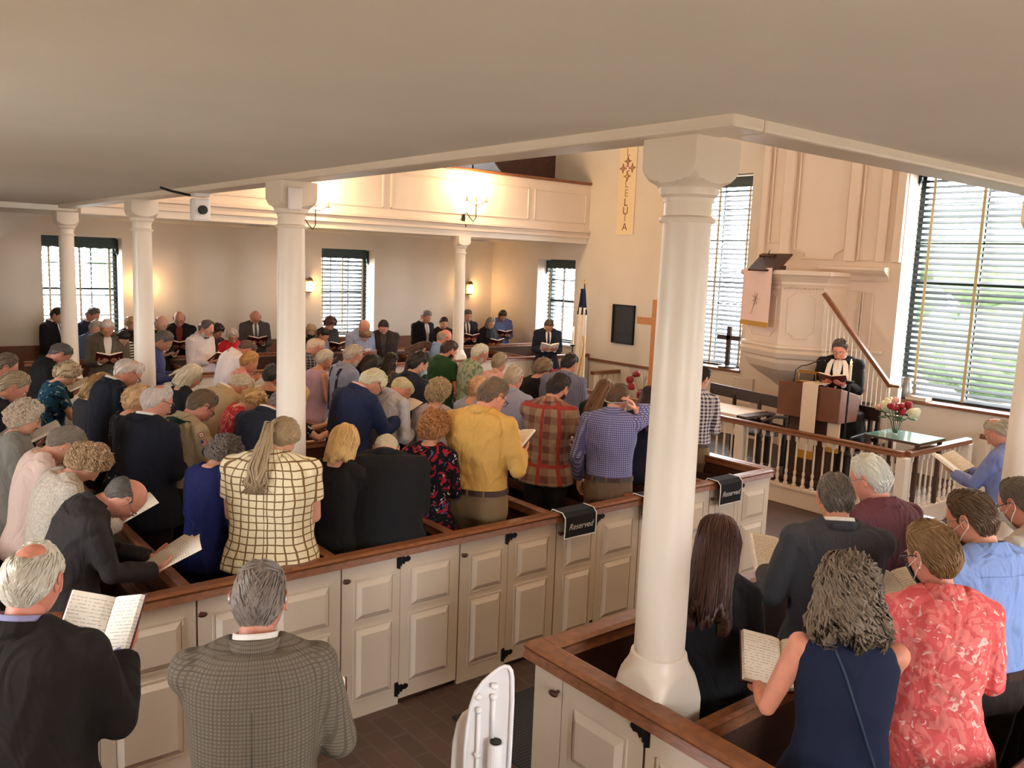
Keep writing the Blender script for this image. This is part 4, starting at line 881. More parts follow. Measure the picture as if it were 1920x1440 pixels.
def hairfun(style, thick, seed):
    R = np.random.default_rng(seed); ph = R.uniform(0, 6.28, 8)
    def f(az, el):
        p = headpt(az, el); n = headnrm(p); A = np.degrees(np.abs(az)); E_ = np.degrees(el)
        base = 'woman' if style in ('curly', 'puff', 'bob', 'long', 'pony', 'wavy') else 'short'
        line = np.interp(A, *LINE[base]); m = smst(E_, line-5, line+7)
        if style in ('bald', 'ring'): m = m*(1-smst(E_, 10, 40))*smst(A, 60, 92)
        if style == 'thin': m = m*(1-1.0*np.exp(-((A-180)/75)**2-((E_-60)/24)**2))*smst(E_*.6+A*.45, 34, 50)
        if style == 'recede': m = m*smst(A*.55+np.maximum(0, E_-55), 18, 42)
        th = thick*(1+.18*sin(3*az+ph[0])*cos(4*el+ph[1])+.12*sin(7*az+ph[2]+3*el))
        if style in ('curly', 'puff', 'wavy'): th = th*(1+.22*sin(9*az+ph[3])*sin(8*el+ph[4])+.15*sin(17*az+ph[5])*cos(15*el+ph[6]))
        th = th*smst(E_, line-8, line+(38 if base == 'short' else 22))**.7
        if style == 'short': th = th*(.6+.5*smst(E_, 5, 60))
        if style in ('bald', 'ring'): th = th*.8
        q = p+n*(th*m-(1-m)*.014)[..., None]
        if style in ('bob', 'long', 'wavy', 'shoulder'):
            L = {'bob': .15, 'wavy': .19, 'long': .36, 'shoulder': .27}[style]
            t = np.clip(-E_/90, 0, 1); side = smst(A, 62, 86); k = smst(t, .0, .1)*side
            h0 = headpt(az, np.zeros_like(el)+.0*el); r = 1+thick/.085+.05*t
            if style in ('wavy',): r = r+.42*np.clip(t*1.6, 0, 1)*(1+.25*sin(8*az+ph[1])+.22*sin(24*t+5*az))
            if style in ('long',): r = r+.15*t
            close = np.where(t > .84, np.sqrt(np.clip(1-((t-.84)/.16)**2, 0, 1)), 1.)
            hx = h0[..., 0]*r*close*(1.06); hy = h0[..., 1]*r*close; hz = -L*(1+.10*sin(5*az+ph[3])+.06*sin(13*az+ph[4]))*np.clip(t/.92, 0, 1)**.95
            if style == 'long': hx = np.where(hx < 0, hx*1.0-.035*t, hx)
            w = np.stack([hx, hy, hz], -1); q = q*(1-k[..., None])+w*k[..., None]
        return q, m
    return f
_Z = {}
def hair_mesh(style, thick, seed, near):
    key = (style, thick, seed, near)
    if key in _Z: return _Z[key]
    f = hairfun(style, thick, seed); mb = MB(); R = np.random.default_rng(seed+5)
    e = np.linspace(-PI/2+.03, PI/2-.01, 40 if near else 26); az = np.linspace(-PI, PI, 57 if near else 37)[:-1]
    P, _ = f(az[None, :]+0*e[:, None], e[:, None]+0*az[None, :]); gridmesh(mb, P)
    mb.add([P[-1].mean(0)+np.array([0, 0, .001])], []); top = len(mb.v)-1; nu = len(az); b = (len(e)-1)*nu
    mb.f += [(b+i, b+(i+1) % nu, top) for i in range(nu)]; mb.mi += [0]*nu
    # locks
    N = {0: 130, 1: 900 if style in ('wavy', 'curly', 'puff') else 620}[near]; K = 7
    if style == 'bald': N //= 2
    a0 = R.uniform(-PI, PI, N*4); e0 = np.arcsin(R.uniform(-.6, .995, N*4)); _, m = f(a0, e0); ok = m > .55; a0, e0 = a0[ok][:N], e0[ok][:N]; N = len(a0)
    if N:
        curl = style in ('curly', 'puff', 'wavy'); step = {'curly': .07, 'puff': .06, 'wavy': .22, 'bob': .2, 'long': .22, 'pony': .11, 'shoulder': .2}.get(style, .05)
        rad = {'curly': .0075, 'puff': .006, 'wavy': .006}.get(style, .0032 if near else .0045)
        pts = []; a, e_ = a0.copy(), e0.copy(); tw = R.uniform(-1, 1, N); ph = R.uniform(0, 6.28, N)
        top = e0 > .9
        for k in range(K):
            q, mm = f(a, e_); n = q/np.linalg.norm(q, axis=-1, keepdims=True); lift = (.002+.004*R.random(N)*k/K) if not curl else .004
            q = q+n*(np.ones(N)*lift)[:, None]
            if curl:
                w = ph+k*1.5; amp = .007 if style != 'wavy' else .013; q = q+np.stack([cos(w), sin(w), cos(w*1.1)], -1)*amp
            pts.append(q)
            if style == 'pony': tgt = np.sign(a)*PI; a = a+(tgt-a)*.12; e_ = e_+(-.35-e_)*.14
            elif style in ('short', 'thin', 'recede', 'bald', 'ring'): a = a+np.where(top, -a*.06, np.sign(a)*.035)+tw*.02; e_ = e_-np.where(top, .03, step)
            else: a = a+tw*.04; e_ = e_-step
            e_ = np.clip(e_, -1.52, 1.55)
        pts = np.stack(pts, 1); rr = rad*np.array([.5, 1, 1.1, 1.05, .9, .65, .15]); up = np.array([0, 0, 1.])
        t = np.gradient(pts, axis=1); t /= np.linalg.norm(t, axis=-1, keepdims=True)+1e-9
        s1 = np.cross(t, up+.01); s1 /= np.linalg.norm(s1, axis=-1, keepdims=True)+1e-9; s2 = np.cross(t, s1)
        ring = np.stack([pts+(s1*c+s2*s_)*rr[None, :, None] for c, s_ in ((1, 0), (-.5, .866), (-.5, -.866))], 2)  # N,K,3,3
        o = len(mb.v); mb.v.extend(map(tuple, ring.reshape(-1, 3)))
        base = (np.arange(N)[:, None]*K+np.arange(K-1)[None, :])*3
        for c in range(3):
            d = (c+1) % 3; Q = np.stack([base+c, base+d, base+3+d, base+3+c], -1).reshape(-1, 4)+o; mb.f.extend(map(tuple, Q.tolist()))
        mb.mi.extend([0]*(3*N*(K-1)))
    me = mb.mesh('hair', [], True); _Z[key] = me; return me
def hair_mat(col, var=.3):
    name = 'hair_%d_%d_%d' % col
    if name in MATS: return MATS[name]
    m, N, L, b, tc, sp = nodes(name, .45); b.inputs['Specular IOR Level'].default_value = .35
    mp = N.new('ShaderNodeMapping'); mp.inputs['Scale'].default_value = (60, 60, 9); L.new(tc.outputs['Object'], mp.inputs[0])
    n = N.new('ShaderNodeTexNoise'); n.inputs['Scale'].default_value = 1.6; n.inputs['Detail'].default_value = 3; L.new(mp.outputs[0], n.inputs[0])
    lo = tuple(v*(1-var*.75) for v in col); hi = tuple(min(240, v*(1+var*.6)+4) for v in col)
    L.new(mix_(N, L, n.outputs[0], lo, hi), b.inputs['Base Color'])
    bp = N.new('ShaderNodeBump'); bp.inputs['Strength'].default_value = .5; bp.inputs['Distance'].default_value = .004; L.new(n.outputs[0], bp.inputs['Height']); L.new(bp.outputs[0], b.inputs['Normal'])
    return m
def skin_mat(col):
    return M('skin_%d_%d_%d' % col, col, .5, noise=.07, nscale=30, bump=.05, bscale=120, spec=.35)
mLip = M('lips', (170, 96, 84), .5); mEye = M('eye_white', (225, 220, 212), .3); mIris = M('iris', (40, 34, 30), .2); mFrame = M('spectacle_frame', (24, 22, 24), .35); mWire = M('wire_frame', (120, 108, 96), .3, metal=.8)
mLens = M('spectacle_lens', (255, 255, 255), .03, trans=1)
def _lens():
    N, L = mLens.node_tree.nodes, mLens.node_tree.links; N.remove(N['Principled BSDF']); t = N.new('ShaderNodeBsdfTransparent'); g = N.new('ShaderNodeBsdfGlossy'); g.inputs['Roughness'].default_value = .05
    mx = N.new('ShaderNodeMixShader'); mx.inputs[0].default_value = .1; L.new(t.outputs[0], mx.inputs[1]); L.new(g.outputs[0], mx.inputs[2]); L.new(mx.outputs[0], N['Material Output'].inputs[0])
_lens()
def head_mb():
    mb = MB(); P = headpt(AZ[None, :]+0*EL[:, None], EL[:, None]+0*AZ[None, :]); gridmesh(mb, P); nu = len(AZ)
    mb.add([P[-1].mean(0), P[0].mean(0)], []); a = len(mb.v)-2; b = (len(EL)-1)*nu
    mb.f += [(b+i, b+(i+1) % nu, a) for i in range(nu)]+[(i, a+1, (i+1) % nu) for i in range(nu)]; mb.mi += [0]*(2*nu)
    V = np.array(mb.v)
    for i, f in enumerate(mb.f):
        c = V[list(f)].mean(0)
        if c[0] > .06 and abs(c[1]) < .024*(1-((c[2]+.067)/.014)**2 if abs(c[2]+.067) < .012 else 0): mb.mi[i] = 1
    for s_ in (1, -1):
        mb.ball((-.006, s_*.079, .0), (.016, .007, .030), 10, 8)
        mb.tube([(-.006+.017*cos(q)-.004*sin(q), s_*(.083+.006*(1-cos(q))*.6), .002+.03*sin(q)) for q in np.linspace(-1.3, 3.4, 12)], [.003]+[.0045]*9+[.004, .002], 6)
    return mb
HEAD = head_mb()
def hand_mb(curl):
    mb = MB()
    mb.loft([[(x, yc+wy*cos(a), hz*sin(a)-.0) for a in np.linspace(0, 2*PI, 15)[:-1]] for x, yc, wy, hz in ((-.03, 0, .027, .02), (0, 0, .026, .018), (.025, 0, .034, .017), (.055, 0, .041, .015), (.082, .0, .041, .012), (.09, 0, .034, .008))])
    for y, L_, r in ((.031, .070, .0088), (.0105, .079, .009), (-.0105, .073, .0087), (-.030, .057, .0078)):
        p = Vector((.075, y, 0)); a = 0; pts = [p]; rad = [r]
        for k, s_ in enumerate((.5, .3, .22)):
            a += curl*(.8 if k == 0 else 1); p = p+Vector((cos(a), y*.8*(k == 0), -sin(a)))*(L_*s_+(.012 if k == 0 else 0)); pts.append(p); rad.append(r*(.95-.1*k))
        mb.tube(pts, rad, 8); mb.ball(pts[-1], rad[-1]*1.0, 8, 6)
        for q in pts[1:3]: mb.ball(q, r*1.05, 8, 6)
    mb.tube([(.015, .02, -.004), (.04, .043, -.014), (.066, .056, -.026), (.088, .058, -.036)], [.014, .0125, .0105, .009], 8); mb.ball((.089, .058, -.036), .009, 8, 6)
    return mb
HANDS = {k: hand_mb(c) for k, c in (('flat', .16), ('curl', .55))}
PENDING = []   # meshes to be fused: (key, MB, voxel, smooth)
def fuse_all(items):
    obs = []
    for mb, vox, sm in items:
        me = bpy.data.meshes.new('t'); me.from_pydata(mb.v, [], mb.f); o = bpy.data.objects.new('t', me); COL.objects.link(o)
        r = o.modifiers.new('r', 'REMESH'); r.mode = 'VOXEL'; r.voxel_size = vox; r.use_smooth_shade = True
        s_ = o.modifiers.new('s', 'SMOOTH'); s_.factor = .5; s_.iterations = sm; obs.append(o)
    dg = bpy.context.evaluated_depsgraph_get(); dg.update(); out = []
    for o in obs: out.append(bpy.data.meshes.new_from_object(o.evaluated_get(dg)))
    for o in obs: me = o.data; bpy.data.objects.remove(o); bpy.data.meshes.remove(me)
    return out
def mesh_arrays(me):
    V = np.empty(len(me.vertices)*3); me.vertices.foreach_get('co', V); V = V.reshape(-1, 3); return V, [tuple(p.vertices) for p in me.polygons]
_hm = fuse_all([(HANDS['flat'], .0042, 2), (HANDS['curl'], .0042, 2)]); HANDV = {k: mesh_arrays(m) for k, m in zip(('flat', 'curl'), _hm)}

def spine(b):
    hs = np.linspace(.9, 1.6, 141); ang = b*smst(hs, .93, 1.42); dh = hs[1]-hs[0]
    x = np.concatenate([[0], np.cumsum(sin(ang[:-1])*dh)]); z = .9+np.concatenate([[0], np.cumsum(cos(ang[:-1])*dh)])
    def f(h):
        if h <= .9: return 0., h, 0.
        return float(np.interp(h, hs, x)), float(np.interp(h, hs, z)), float(np.interp(h, hs, ang))
    return f
TM = [(.74, .178, .118, 0), (.82, .18, .124, 0), (.90, .178, .126, 0), (1.0, .166, .118, 0), (1.10, .163, .118, .002), (1.2, .174, .121, .002), (1.30, .185, .122, 0), (1.37, .190, .112, -.008), (1.42, .178, .092, -.014), (1.45, .14, .078, -.016), (1.485, .072, .060, -.012)]
TF = [(.74, .182, .118, 0), (.82, .186, .124, 0), (.90, .180, .124, 0), (1.0, .158, .108, 0), (1.10, .145, .104, .002), (1.2, .155, .112, .008), (1.28, .163, .122, .012), (1.36, .166, .104, -.004), (1.41, .150, .084, -.012), (1.45, .105, .068, -.012), (1.485, .065, .055, -.006)]
class Fig:
    """one figure: measures, pose, and points on its trunk"""
    def __init__(s, p):
        s.p = p; s.sp = spine(p['bow']); T = TF if p['sex'] == 'f' else TM; s.T = []
        for h, a, d, x in T:
            w = math.exp(-((h-1.08)/.13)**2); s.T.append((h, a*p['girth']+.25*p['belly']*w, d*p['girth']**.5+p['belly']*w*.5, x+p['belly']*w*.6))
    def ring(s, h, off=0, n=28, e=2.35, fac=1.):
        H = [t[0] for t in s.T]; a, d, xo = (np.interp(h, H, [t[i] for t in s.T]) for i in (1, 2, 3)); cx, cz, an = s.sp(h)
        t = np.linspace(0, 2*PI, n+1)[:-1]; c, q = cos(t), sin(t); k = (np.abs(c)**e+np.abs(q)**e)**(-1/e)
        lx = (d+off)*fac*k*c+xo; ly = (a+off)*fac*k*q
        return [(cx+x*math.cos(an), y, cz-x*math.sin(an)) for x, y in zip(lx, ly)]
    def front(s, h, y, off, back=False):
        H = [t[0] for t in s.T]; a, d, xo = (float(np.interp(h, H, [t[i] for t in s.T])) for i in (1, 2, 3)); a += off; d += off
        x = d*(max(0, 1-(abs(y)/a)**2.35))**(1/2.35)*(-1 if back else 1)+xo; cx, cz, an = s.sp(h); return Vector((cx+x*math.cos(an), y, cz-x*math.sin(an)))
    def frame(s, h): cx, cz, an = s.sp(h); return Matrix.Translation((cx, 0, cz)) @ Matrix.Rotation(an, 4, 'Y')
    def headm(s):
        p = s.p; cx, cz, an = s.sp(1.475); a1 = an+p['nod']*.5; px_, pz_ = cx+.038*math.sin(a1), cz+.038*math.cos(a1)
        M_ = Matrix.Translation((px_, 0, pz_)) @ Matrix.Rotation(p['yaw'], 4, 'Z') @ Matrix.Rotation(an+p['nod'], 4, 'Y') @ Matrix.Rotation(p['tilt'], 4, 'X') @ Matrix.Translation((.022, 0, .083))
        return M_ @ Matrix.Diagonal((.96, .96, .96, 1)) if p['sex'] == 'f' else M_
def ik(A, B, l1, l2, pole):
    d = B-A; L_ = d.length
    if L_ > (l1+l2)*.995: B = A+d*((l1+l2)*.995/L_); d = B-A; L_ = d.length
    u = d.normalized(); a = (l1*l1-l2*l2+L_*L_)/(2*L_); h = math.sqrt(max(0, l1*l1-a*a)); q = (pole-u*pole.dot(u)).normalized(); return A+u*a+q*h, B
SPECS = []
DEF = dict(sex='m', sc=None, rel=-60, yaw=0., bow=.12, nod=.45, tilt=0., girth=1., belly=.0, pose='book', bk=0, top='shirt', sleeve='long', hair='short', ht=.016, skin=(206, 152, 126), shirt=None, tie=None, near=0, zf=PF, glasses=None, mask=None, beard=None, pants=(48, 44, 44), tuck=0, seed=0, bz=0., bx=0., extra=None, brow=(90, 74, 60), D=0)
def Pn(px, py, label, who, **k):
    p = dict(DEF); p.update(k); p.update(px=px, py=py, label=label, who=who, i=len(SPECS))
    if p['sc'] is None: p['sc'] = .93 if p['sex'] == 'f' else 1.0
    if p['near']: pass
    SPECS.append(p)
def torso_mesh(F, off, h0, h1=1.485, hem=0., fac=1.0):
    H = [h for h, *_ in F.T if h0 < h < h1]; H = [h0]+H+[h1]; mb = MB()
    rings = [F.ring(h, off+(hem*max(0, (1.0-h)/.25) if h < 1.0 else 0)) for h in H]; mb.loft(rings); return mb
def prepare(p):
    F = Fig(p); p['F'] = F; f = p['sex'] == 'f'; sh = (.162 if f else .182)*p['girth']**.6; HM = F.headm(); p['HM'] = HM
    cx, cz, an = F.sp(1.26); bx, bz = cx+.33+p['bx'], min(cz-.10, 1.16)+p['bz']; R3 = F.frame(1.395)
    p['bookc'] = Vector((bx, p.get('by', 0.), bz)); arms = []
    for s_ in (1, -1):
        A = R3 @ Vector((-.012, s_*sh, 0)); po = p['pose']; pole = Vector((-.35, s_*.32, -.85))
        if po == 'book': B = p['bookc']+Vector((-.085, s_*.10, -.035)); hx = Vector((.8, -s_*.45, .25)); hz = Vector((.25, s_*.25, -.9)); kind = 'flat'
        elif po == 'low': B = Vector((cx+.22, s_*.12, cz-.28)); hx = Vector((.75, -s_*.5, .1)); hz = Vector((.2, s_*.3, -.8)); kind = 'curl'
        elif po == 'clasp': B = Vector((cx+.17, s_*.05, cz-.33)); hx = Vector((.35, -s_*.75, -.55)); hz = Vector((.9, s_*.1, .2)); kind = 'curl'
        elif po == 'cap': B = Vector((cx+.34, s_*.17, max(1.0, cz-.22))); hx = Vector((1, -s_*.1, -.15)); hz = Vector((0, 0, 1)); kind = 'flat'
        elif po == 'ear' and s_ == -1: B = HM @ Vector((.03, -.155, -.05)); hx = Vector((-.2, .45, .85)); hz = Vector((.3, -.9, .2)); kind = 'curl'; pole = Vector((.35, -.6, -.8))
        elif po == 'face' and s_ == -1: B = HM @ Vector((.15, -.09, -.13)); hx = Vector((.1, .5, .85)); hz = Vector((.8, -.5, -.1)); kind = 'curl'; pole = Vector((-.1, -.5, -.9))
        elif po in ('down', 'ear', 'face'): B = Vector((cx*.6+.08, s_*(sh+.06), .90)); hx = Vector((.1, -s_*.05, -1)); hz = Vector((.2, s_*1, 0)); kind = 'curl'
        elif po == 'onebook': 
            if s_ == 1: B = p['bookc']+Vector((-.07, .06, -.04)); hx = Vector((.8, -.45, .25)); hz = Vector((.25, .25, -.9)); kind = 'flat'
            else: B = Vector((cx*.6+.08, s_*(sh+.06), .90)); hx = Vector((.1, -s_*.05, -1)); hz = Vector((.2, s_*1, 0)); kind = 'curl'
        E_, B = ik(A, B, .285 if not f else .275, .255, pole)
        hx.normalize(); hy = hz.cross(hx).normalized(); hz = hx.cross(hy).normalized(); arms.append((s_, A, E_, B, hx, hy, hz, kind))
    p['arms'] = arms; near = p['near']; g = p['girth']
    body = MB(); body.loft([F.ring(h, -.006 if h > 1.3 else -.024) for h, *_ in F.T if h > .85])
    nk = HM @ Vector((-.018, 0, -.04)); c0 = F.frame(1.44) @ Vector((-.01, 0, 0)); nr = (.045 if f else .053)*(1+.3*(g-1)); body.tube([c0, c0.lerp(nk, .5), nk], [nr*1.1, nr, nr*.98], 16)
    bare = p['sleeve'] in ('none',)
    for s_, A, E_, B, *_ in arms:
        inn = F.frame(1.39) @ Vector((-.01, s_*.09, 0)); body.tube([inn, A, A.lerp(E_, .35), A.lerp(E_, .7), E_, E_.lerp(B, .3), E_.lerp(B, .7), B], [v*g**.5 for v in ((.055, .056, .049, .043, .039, .040, .032, .026) if not f else (.05, .05, .043, .038, .034, .035, .028, .023))], 14); body.ball(A, .054*g**.5 if not f else .049*g**.5, 12, 8); body.ball(E_, .038 if not f else .034, 10, 6)
    for s_ in (1, -1): body.tube([(0, s_*.075, .88), (.01, s_*.09, .7), (.02, s_*.09, .48), (0, s_*.095, .3), (-.015, s_*.1, .1), (-.01, s_*.1, .04)], [.075*g, .07*g, .055, .05, .04, .04], 12); body.tube([(-.05, s_*.1, .04), (.05, s_*.11, .045), (.15, s_*.12, .03)], [.035, .04, .03], 10)
    items = [(body, .011 if near else .015, 3)]
    k = p['top']; top = None
    if k in ('suit', 'robe'): off, h0, hem = .024, (.74 if k == 'suit' else .74), .05
    elif k in ('shirt', 'polo'): off, h0, hem = .014, (.97 if p['tuck'] else .82), .05
    elif k == 'shawl': off, h0, hem = .03, .74, .08
    else: off, h0, hem = .012, .80, .06
    if p['tuck']: hem = 0
    h1 = 1.465 if k in ('blouse', 'scoop', 'shawl') else (1.462 if k == 'suit' else 1.474)
    if k == 'scoop': h1 = 1.435
    top = torso_mesh(F, off, h0, h1, hem); so = off
    if p['sleeve'] != 'none':
        for s_, A, E_, B, *_ in arms:
            inn = F.frame(1.39) @ Vector((-.01, s_*.09, 0)); fl = {'short': .62, 'long': 2, 'elbow': 1.0}[p['sleeve']]; q = g**.5; w = so*.7
            seg = [(inn, .058), (A, .06), (A.lerp(E_, .3), .054)]
            if fl < 1: seg += [(A.lerp(E_, fl), .058)]
            else:
                seg += [(A.lerp(E_, .65), .049), (E_, .046)]
                if fl > 1: seg += [(E_.lerp(B, .35), .046), (E_.lerp(B, .7), .040), (E_.lerp(B, .93), .036)]
            if f: seg = [(a, b_*.9) for a, b_ in seg]
            top.tube([a for a, _ in seg], [b_*q+w for _, b_ in seg], 14); top.ball(A, (.059 if not f else .052)*q+w, 14, 8); top.tube([F.frame(1.45) @ Vector((-.015, s_*.05, 0)), A+Vector((-.005, 0, .004))], [.055*q+w*.5, .050*q+w*.6], 12)
            if fl >= 1: top.ball(E_, (.045 if not f else .04)*q+w, 12, 8)
    items.append((top, .009 if near else .013, (14 if k == 'suit' else 9) if near else 5))
    leg = MB(); leg.loft([F.ring(h, o_) for h, o_ in (((.8, .012), (.86, .012), (.92, .012), (.98, .01), (1.03, .008)) if k != 'robe' and p['tuck'] else (((.8, .006), (.86, .004), (.92, 0), (.97, -.006)) if k != 'robe' else ((.8, .03), (.9, .03), (1.03, .03))))])
    if k == 'robe': leg.loft([[(c*x*1.35*(1+w), y*1.25*(1+w), z) for x, y, _ in F.ring(.85, .03)] for z, w, c in ((.1, .45, 1), (.5, .25, 1), (.86, .05, 1))])
    else:
        for s_ in (1, -1): leg.tube([(0, s_*.08, .90), (.01, s_*.092, .7), (.02, s_*.095, .48), (0, s_*.1, .3), (-.01, s_*.1, .07)], [.108*g, .095*g, .075, .068, .062], 12)
    items.append((leg, .018, 4)); return items
def add_mesh(name, me, mats, parent, m4=None, smooth=True):
    me.materials.clear() if len(me.materials) else None
    o = bpy.data.objects.new(name, me); COL.objects.link(o); o.parent = parent
    if isinstance(mats, (list, tuple)):
        if not len(me.materials):
            for m in mats: me.materials.append(m)
    else:
        me.materials.append(mats)
    if m4 is not None: o.matrix_local = m4
    if smooth: me.polygons.foreach_set('use_smooth', [True]*len(me.polygons))
    return o
def wrinkle(me, amp, seed, freq=1.0):
    """real cloth folds: shallow wandering ridges, strongest at waist and elbows"""
    V = np.empty(len(me.vertices)*3); me.vertices.foreach_get('co', V); V = V.reshape(-1, 3); N = np.empty(len(V)*3); me.vertices.foreach_get('normal', N); N = N.reshape(-1, 3)
    R = np.random.default_rng(seed); d = np.zeros(len(V))
    for k in range(6):
        a = R.normal(size=3)*np.array([1, 1, .8 if k % 2 else 2.0]); a *= (9+6*k)*freq/np.linalg.norm(a); b_ = R.normal(size=3)*6; w = sin(V@b_+R.uniform(0, 6))
        d += (1-np.abs(sin(V@a*.5+2.2*w+R.uniform(0, 6))))**2/(1+.35*k)
    d = (d-d.mean())*amp; V = V+N*d[:, None]; me.vertices.foreach_set('co', V.ravel()); me.update()
def face_patch(cond, off, thick=.003):
    mb = MB(); az = np.linspace(-1.75, 1.75, 49); el = np.linspace(-1.45, .5, 40); P = headpt(az[None]+0*el[:, None], el[:, None]+0*az[None]); n = headnrm(P); Q = P+n*off; keep = cond(P, np.degrees(np.abs(az))[None]+0*el[:, None], np.degrees(el)[:, None]+0*az[None])
    nu = len(az); inn = Q-n*thick; mb.add(Q.reshape(-1, 3), []); mb.add(inn.reshape(-1, 3), []); o = nu*len(el)
    for j in range(len(el)-1):
        for i in range(nu-1):
            if keep[j, i] and keep[j+1, i] and keep[j, i+1] and keep[j+1, i+1]:
                a = j*nu+i; f = (a, a+1, a+1+nu, a+nu); mb.f += [f, tuple(o+q for q in f)[::-1]]; mb.mi += [0, 0]
    return mb
def tidy(o):
    import bmesh
    bm = bmesh.new(); bm.from_mesh(o.data); bmesh.ops.delete(bm, geom=[v for v in bm.verts if not v.link_faces], context='VERTS'); bm.to_mesh(o.data); bm.free(); return o
BEARD = MASK = None
def glasses_mb(kind):
    mb = MB(); ln = MB(); r = .0022 if kind != 'wire' else .0013
    for s_ in (1, -1):
        pts = []
        for k in range(17):
            a = 2*PI*k/16; c, q = math.cos(a), math.sin(a); w = (abs(c)**3.2+abs(q)**3.2)**(-1/3.2)
            pts.append((.105-.012*abs(.033+.025*c*w)/.06, s_*(.033+.025*w*c), .016+.018*w*q))
        mb.tube(pts, r, 6); c = np.mean(pts[:-1], axis=0); ln.add([tuple(c)]+pts[:-1], [(0, 1+k, 1+(k+1) % 16) for k in range(16)])
        mb.tube([(.096, s_*.058, .022), (.085, s_*.078, .022), (.0, s_*.088, .018), (-.018, s_*.086, .006)], r, 6)
    mb.tube([(.104, -.009, .02), (.110, 0, .023), (.104, .009, .02)], r, 6); return mb, ln
GL = {}
def book_at(p, root, sc):
    """an open hymnal (or loose sheets) lying on the hands"""
    who = p['who']; kind = p['bk']; mw = root.matrix_world @ Matrix.Translation(p['bookc']+Vector((.0, 0, .005))) @ Matrix.Rotation(p.get('by_rot', 0), 4, 'Z') @ Matrix.Rotation(-max(p.get('btilt', .45), .62 if p['rel'] < -120 or p['rel'] > 120 else 0), 4, 'Y')
    k = 1/1.0; M0 = Matrix.Translation(mw.to_translation()) @ mw.to_quaternion().to_matrix().to_4x4()
    if kind == 'paper':
        e = empty('paper_sheets', (0, 0, 0), 'white printed sheets held by '+who, 'paper', 'papers in hand'); e.matrix_world = M0
        for j, (dx, dy, rz) in enumerate(((0, 0, .05), (.02, -.03, -.12), (-.01, .03, .2))):
            m = MB(); n = 8; m.loft([[(-.14+dx, -.11+.22*t/n+dy, .004*j+.012*math.sin(3*t/n)), (.14+dx, -.11+.22*t/n+dy, .004*j+.012*math.sin(3*t/n)), (.14+dx, -.11+.22*t/n+dy, .004*j+.0015+.012*math.sin(3*t/n)), (-.14+dx, -.11+.22*t/n+dy, .004*j+.0015+.012*math.sin(3*t/n))] for t in range(n+1)]); o = m.build('sheet', MATS['printed_page'], e); o.rotation_euler.z = rz
        return
    lab = {'red': 'open dark red hymnal', 'white': 'open white service booklet', 'shut': 'closed dark hymnal'}[kind]+' held by '+who
    e = empty('hymnal', (0, 0, 0), lab, 'book', 'hymnals in hand'); e.matrix_world = M0; op = p.get('open', .28)
    cm = MATS['hymnal_red'] if kind != 'white' else mPaper
    if kind == 'shut':
        MB().box(-.115, .115, -.08, .08, 0, .004).box(-.115, .115, -.08, .08, .03, .034).box(-.115, .115, .076, .08, 0, .034).build('cover', cm, e); MB().box(-.11, .11, -.075, .076, .004, .03).build('pages', mPaper, e); return
    cv = MB(); pg = MB()
    for s_ in (1, -1):
        c_, q = math.cos(op), math.sin(op)
        def P(x, t, z): return (x, s_*(t*c_-z*q), t*q+z*c_)
        cv.add([P(x, t, z) for x in (-.118, .118) for t in (0, .165) for z in (-.004, 0)], [(0, 1, 3, 2), (4, 6, 7, 5), (0, 4, 5, 1), (2, 3, 7, 6), (0, 2, 6, 4), (1, 5, 7, 3)])
        th = .02; prof_ = [(0, .004), (.012, th*.9), (.04, th*1.15), (.09, th), (.155, th*.8), (.16, 0.001)]
        pg.loft([[P(x, t, z) for t, z in prof_]+[P(x, .0, .001)] for x in (-.112, .112)])
    cv.build('cover', cm, e); pg.build('pages', MATS['printed_page'], e)
def page_mat():
    m, N, L, b, tc, sp = nodes('printed_page', .8)
    y = sp.outputs[0]; f = math_(N, L, 'FRACT', math_(N, L, 'MULTIPLY', math_(N, L, 'ADD', y, 5.), 78.)); ln_ = math_(N, L, 'LESS_THAN', f, .28)
    n = N.new('ShaderNodeTexNoise'); n.inputs['Scale'].default_value = 90; L.new(tc.outputs['Object'], n.inputs[0]); g = math_(N, L, 'GREATER_THAN', n.outputs[0], .46)
    ax_ = math_(N, L, 'LESS_THAN', math_(N, L, 'ABSOLUTE', y), .095); f2 = math_(N, L, 'MULTIPLY', math_(N, L, 'MULTIPLY', ln_, g), math_(N, L, 'MULTIPLY', ax_, .45))
    L.new(mix_(N, L, f2, (234, 222, 204), (96, 84, 76)), b.inputs['Base Color'])
page_mat(); M('hymnal_red', (78, 18, 22), .45)
def strip_on(F, pts, off, w, thick=.004):
    """thin ribbon following the chest through (h, y) points"""
    rings = []
    for (h, y), ww in zip(pts, w if isinstance(w, (list, tuple)) else [w]*len(pts)):
        a = F.front(h, y-ww/2, off); b_ = F.front(h, y+ww/2, off); c = F.front(h, y+ww/2, off+thick); d = F.front(h, y-ww/2, off+thick); rings.append([a, b_, c, d])
    return MB().loft(rings)
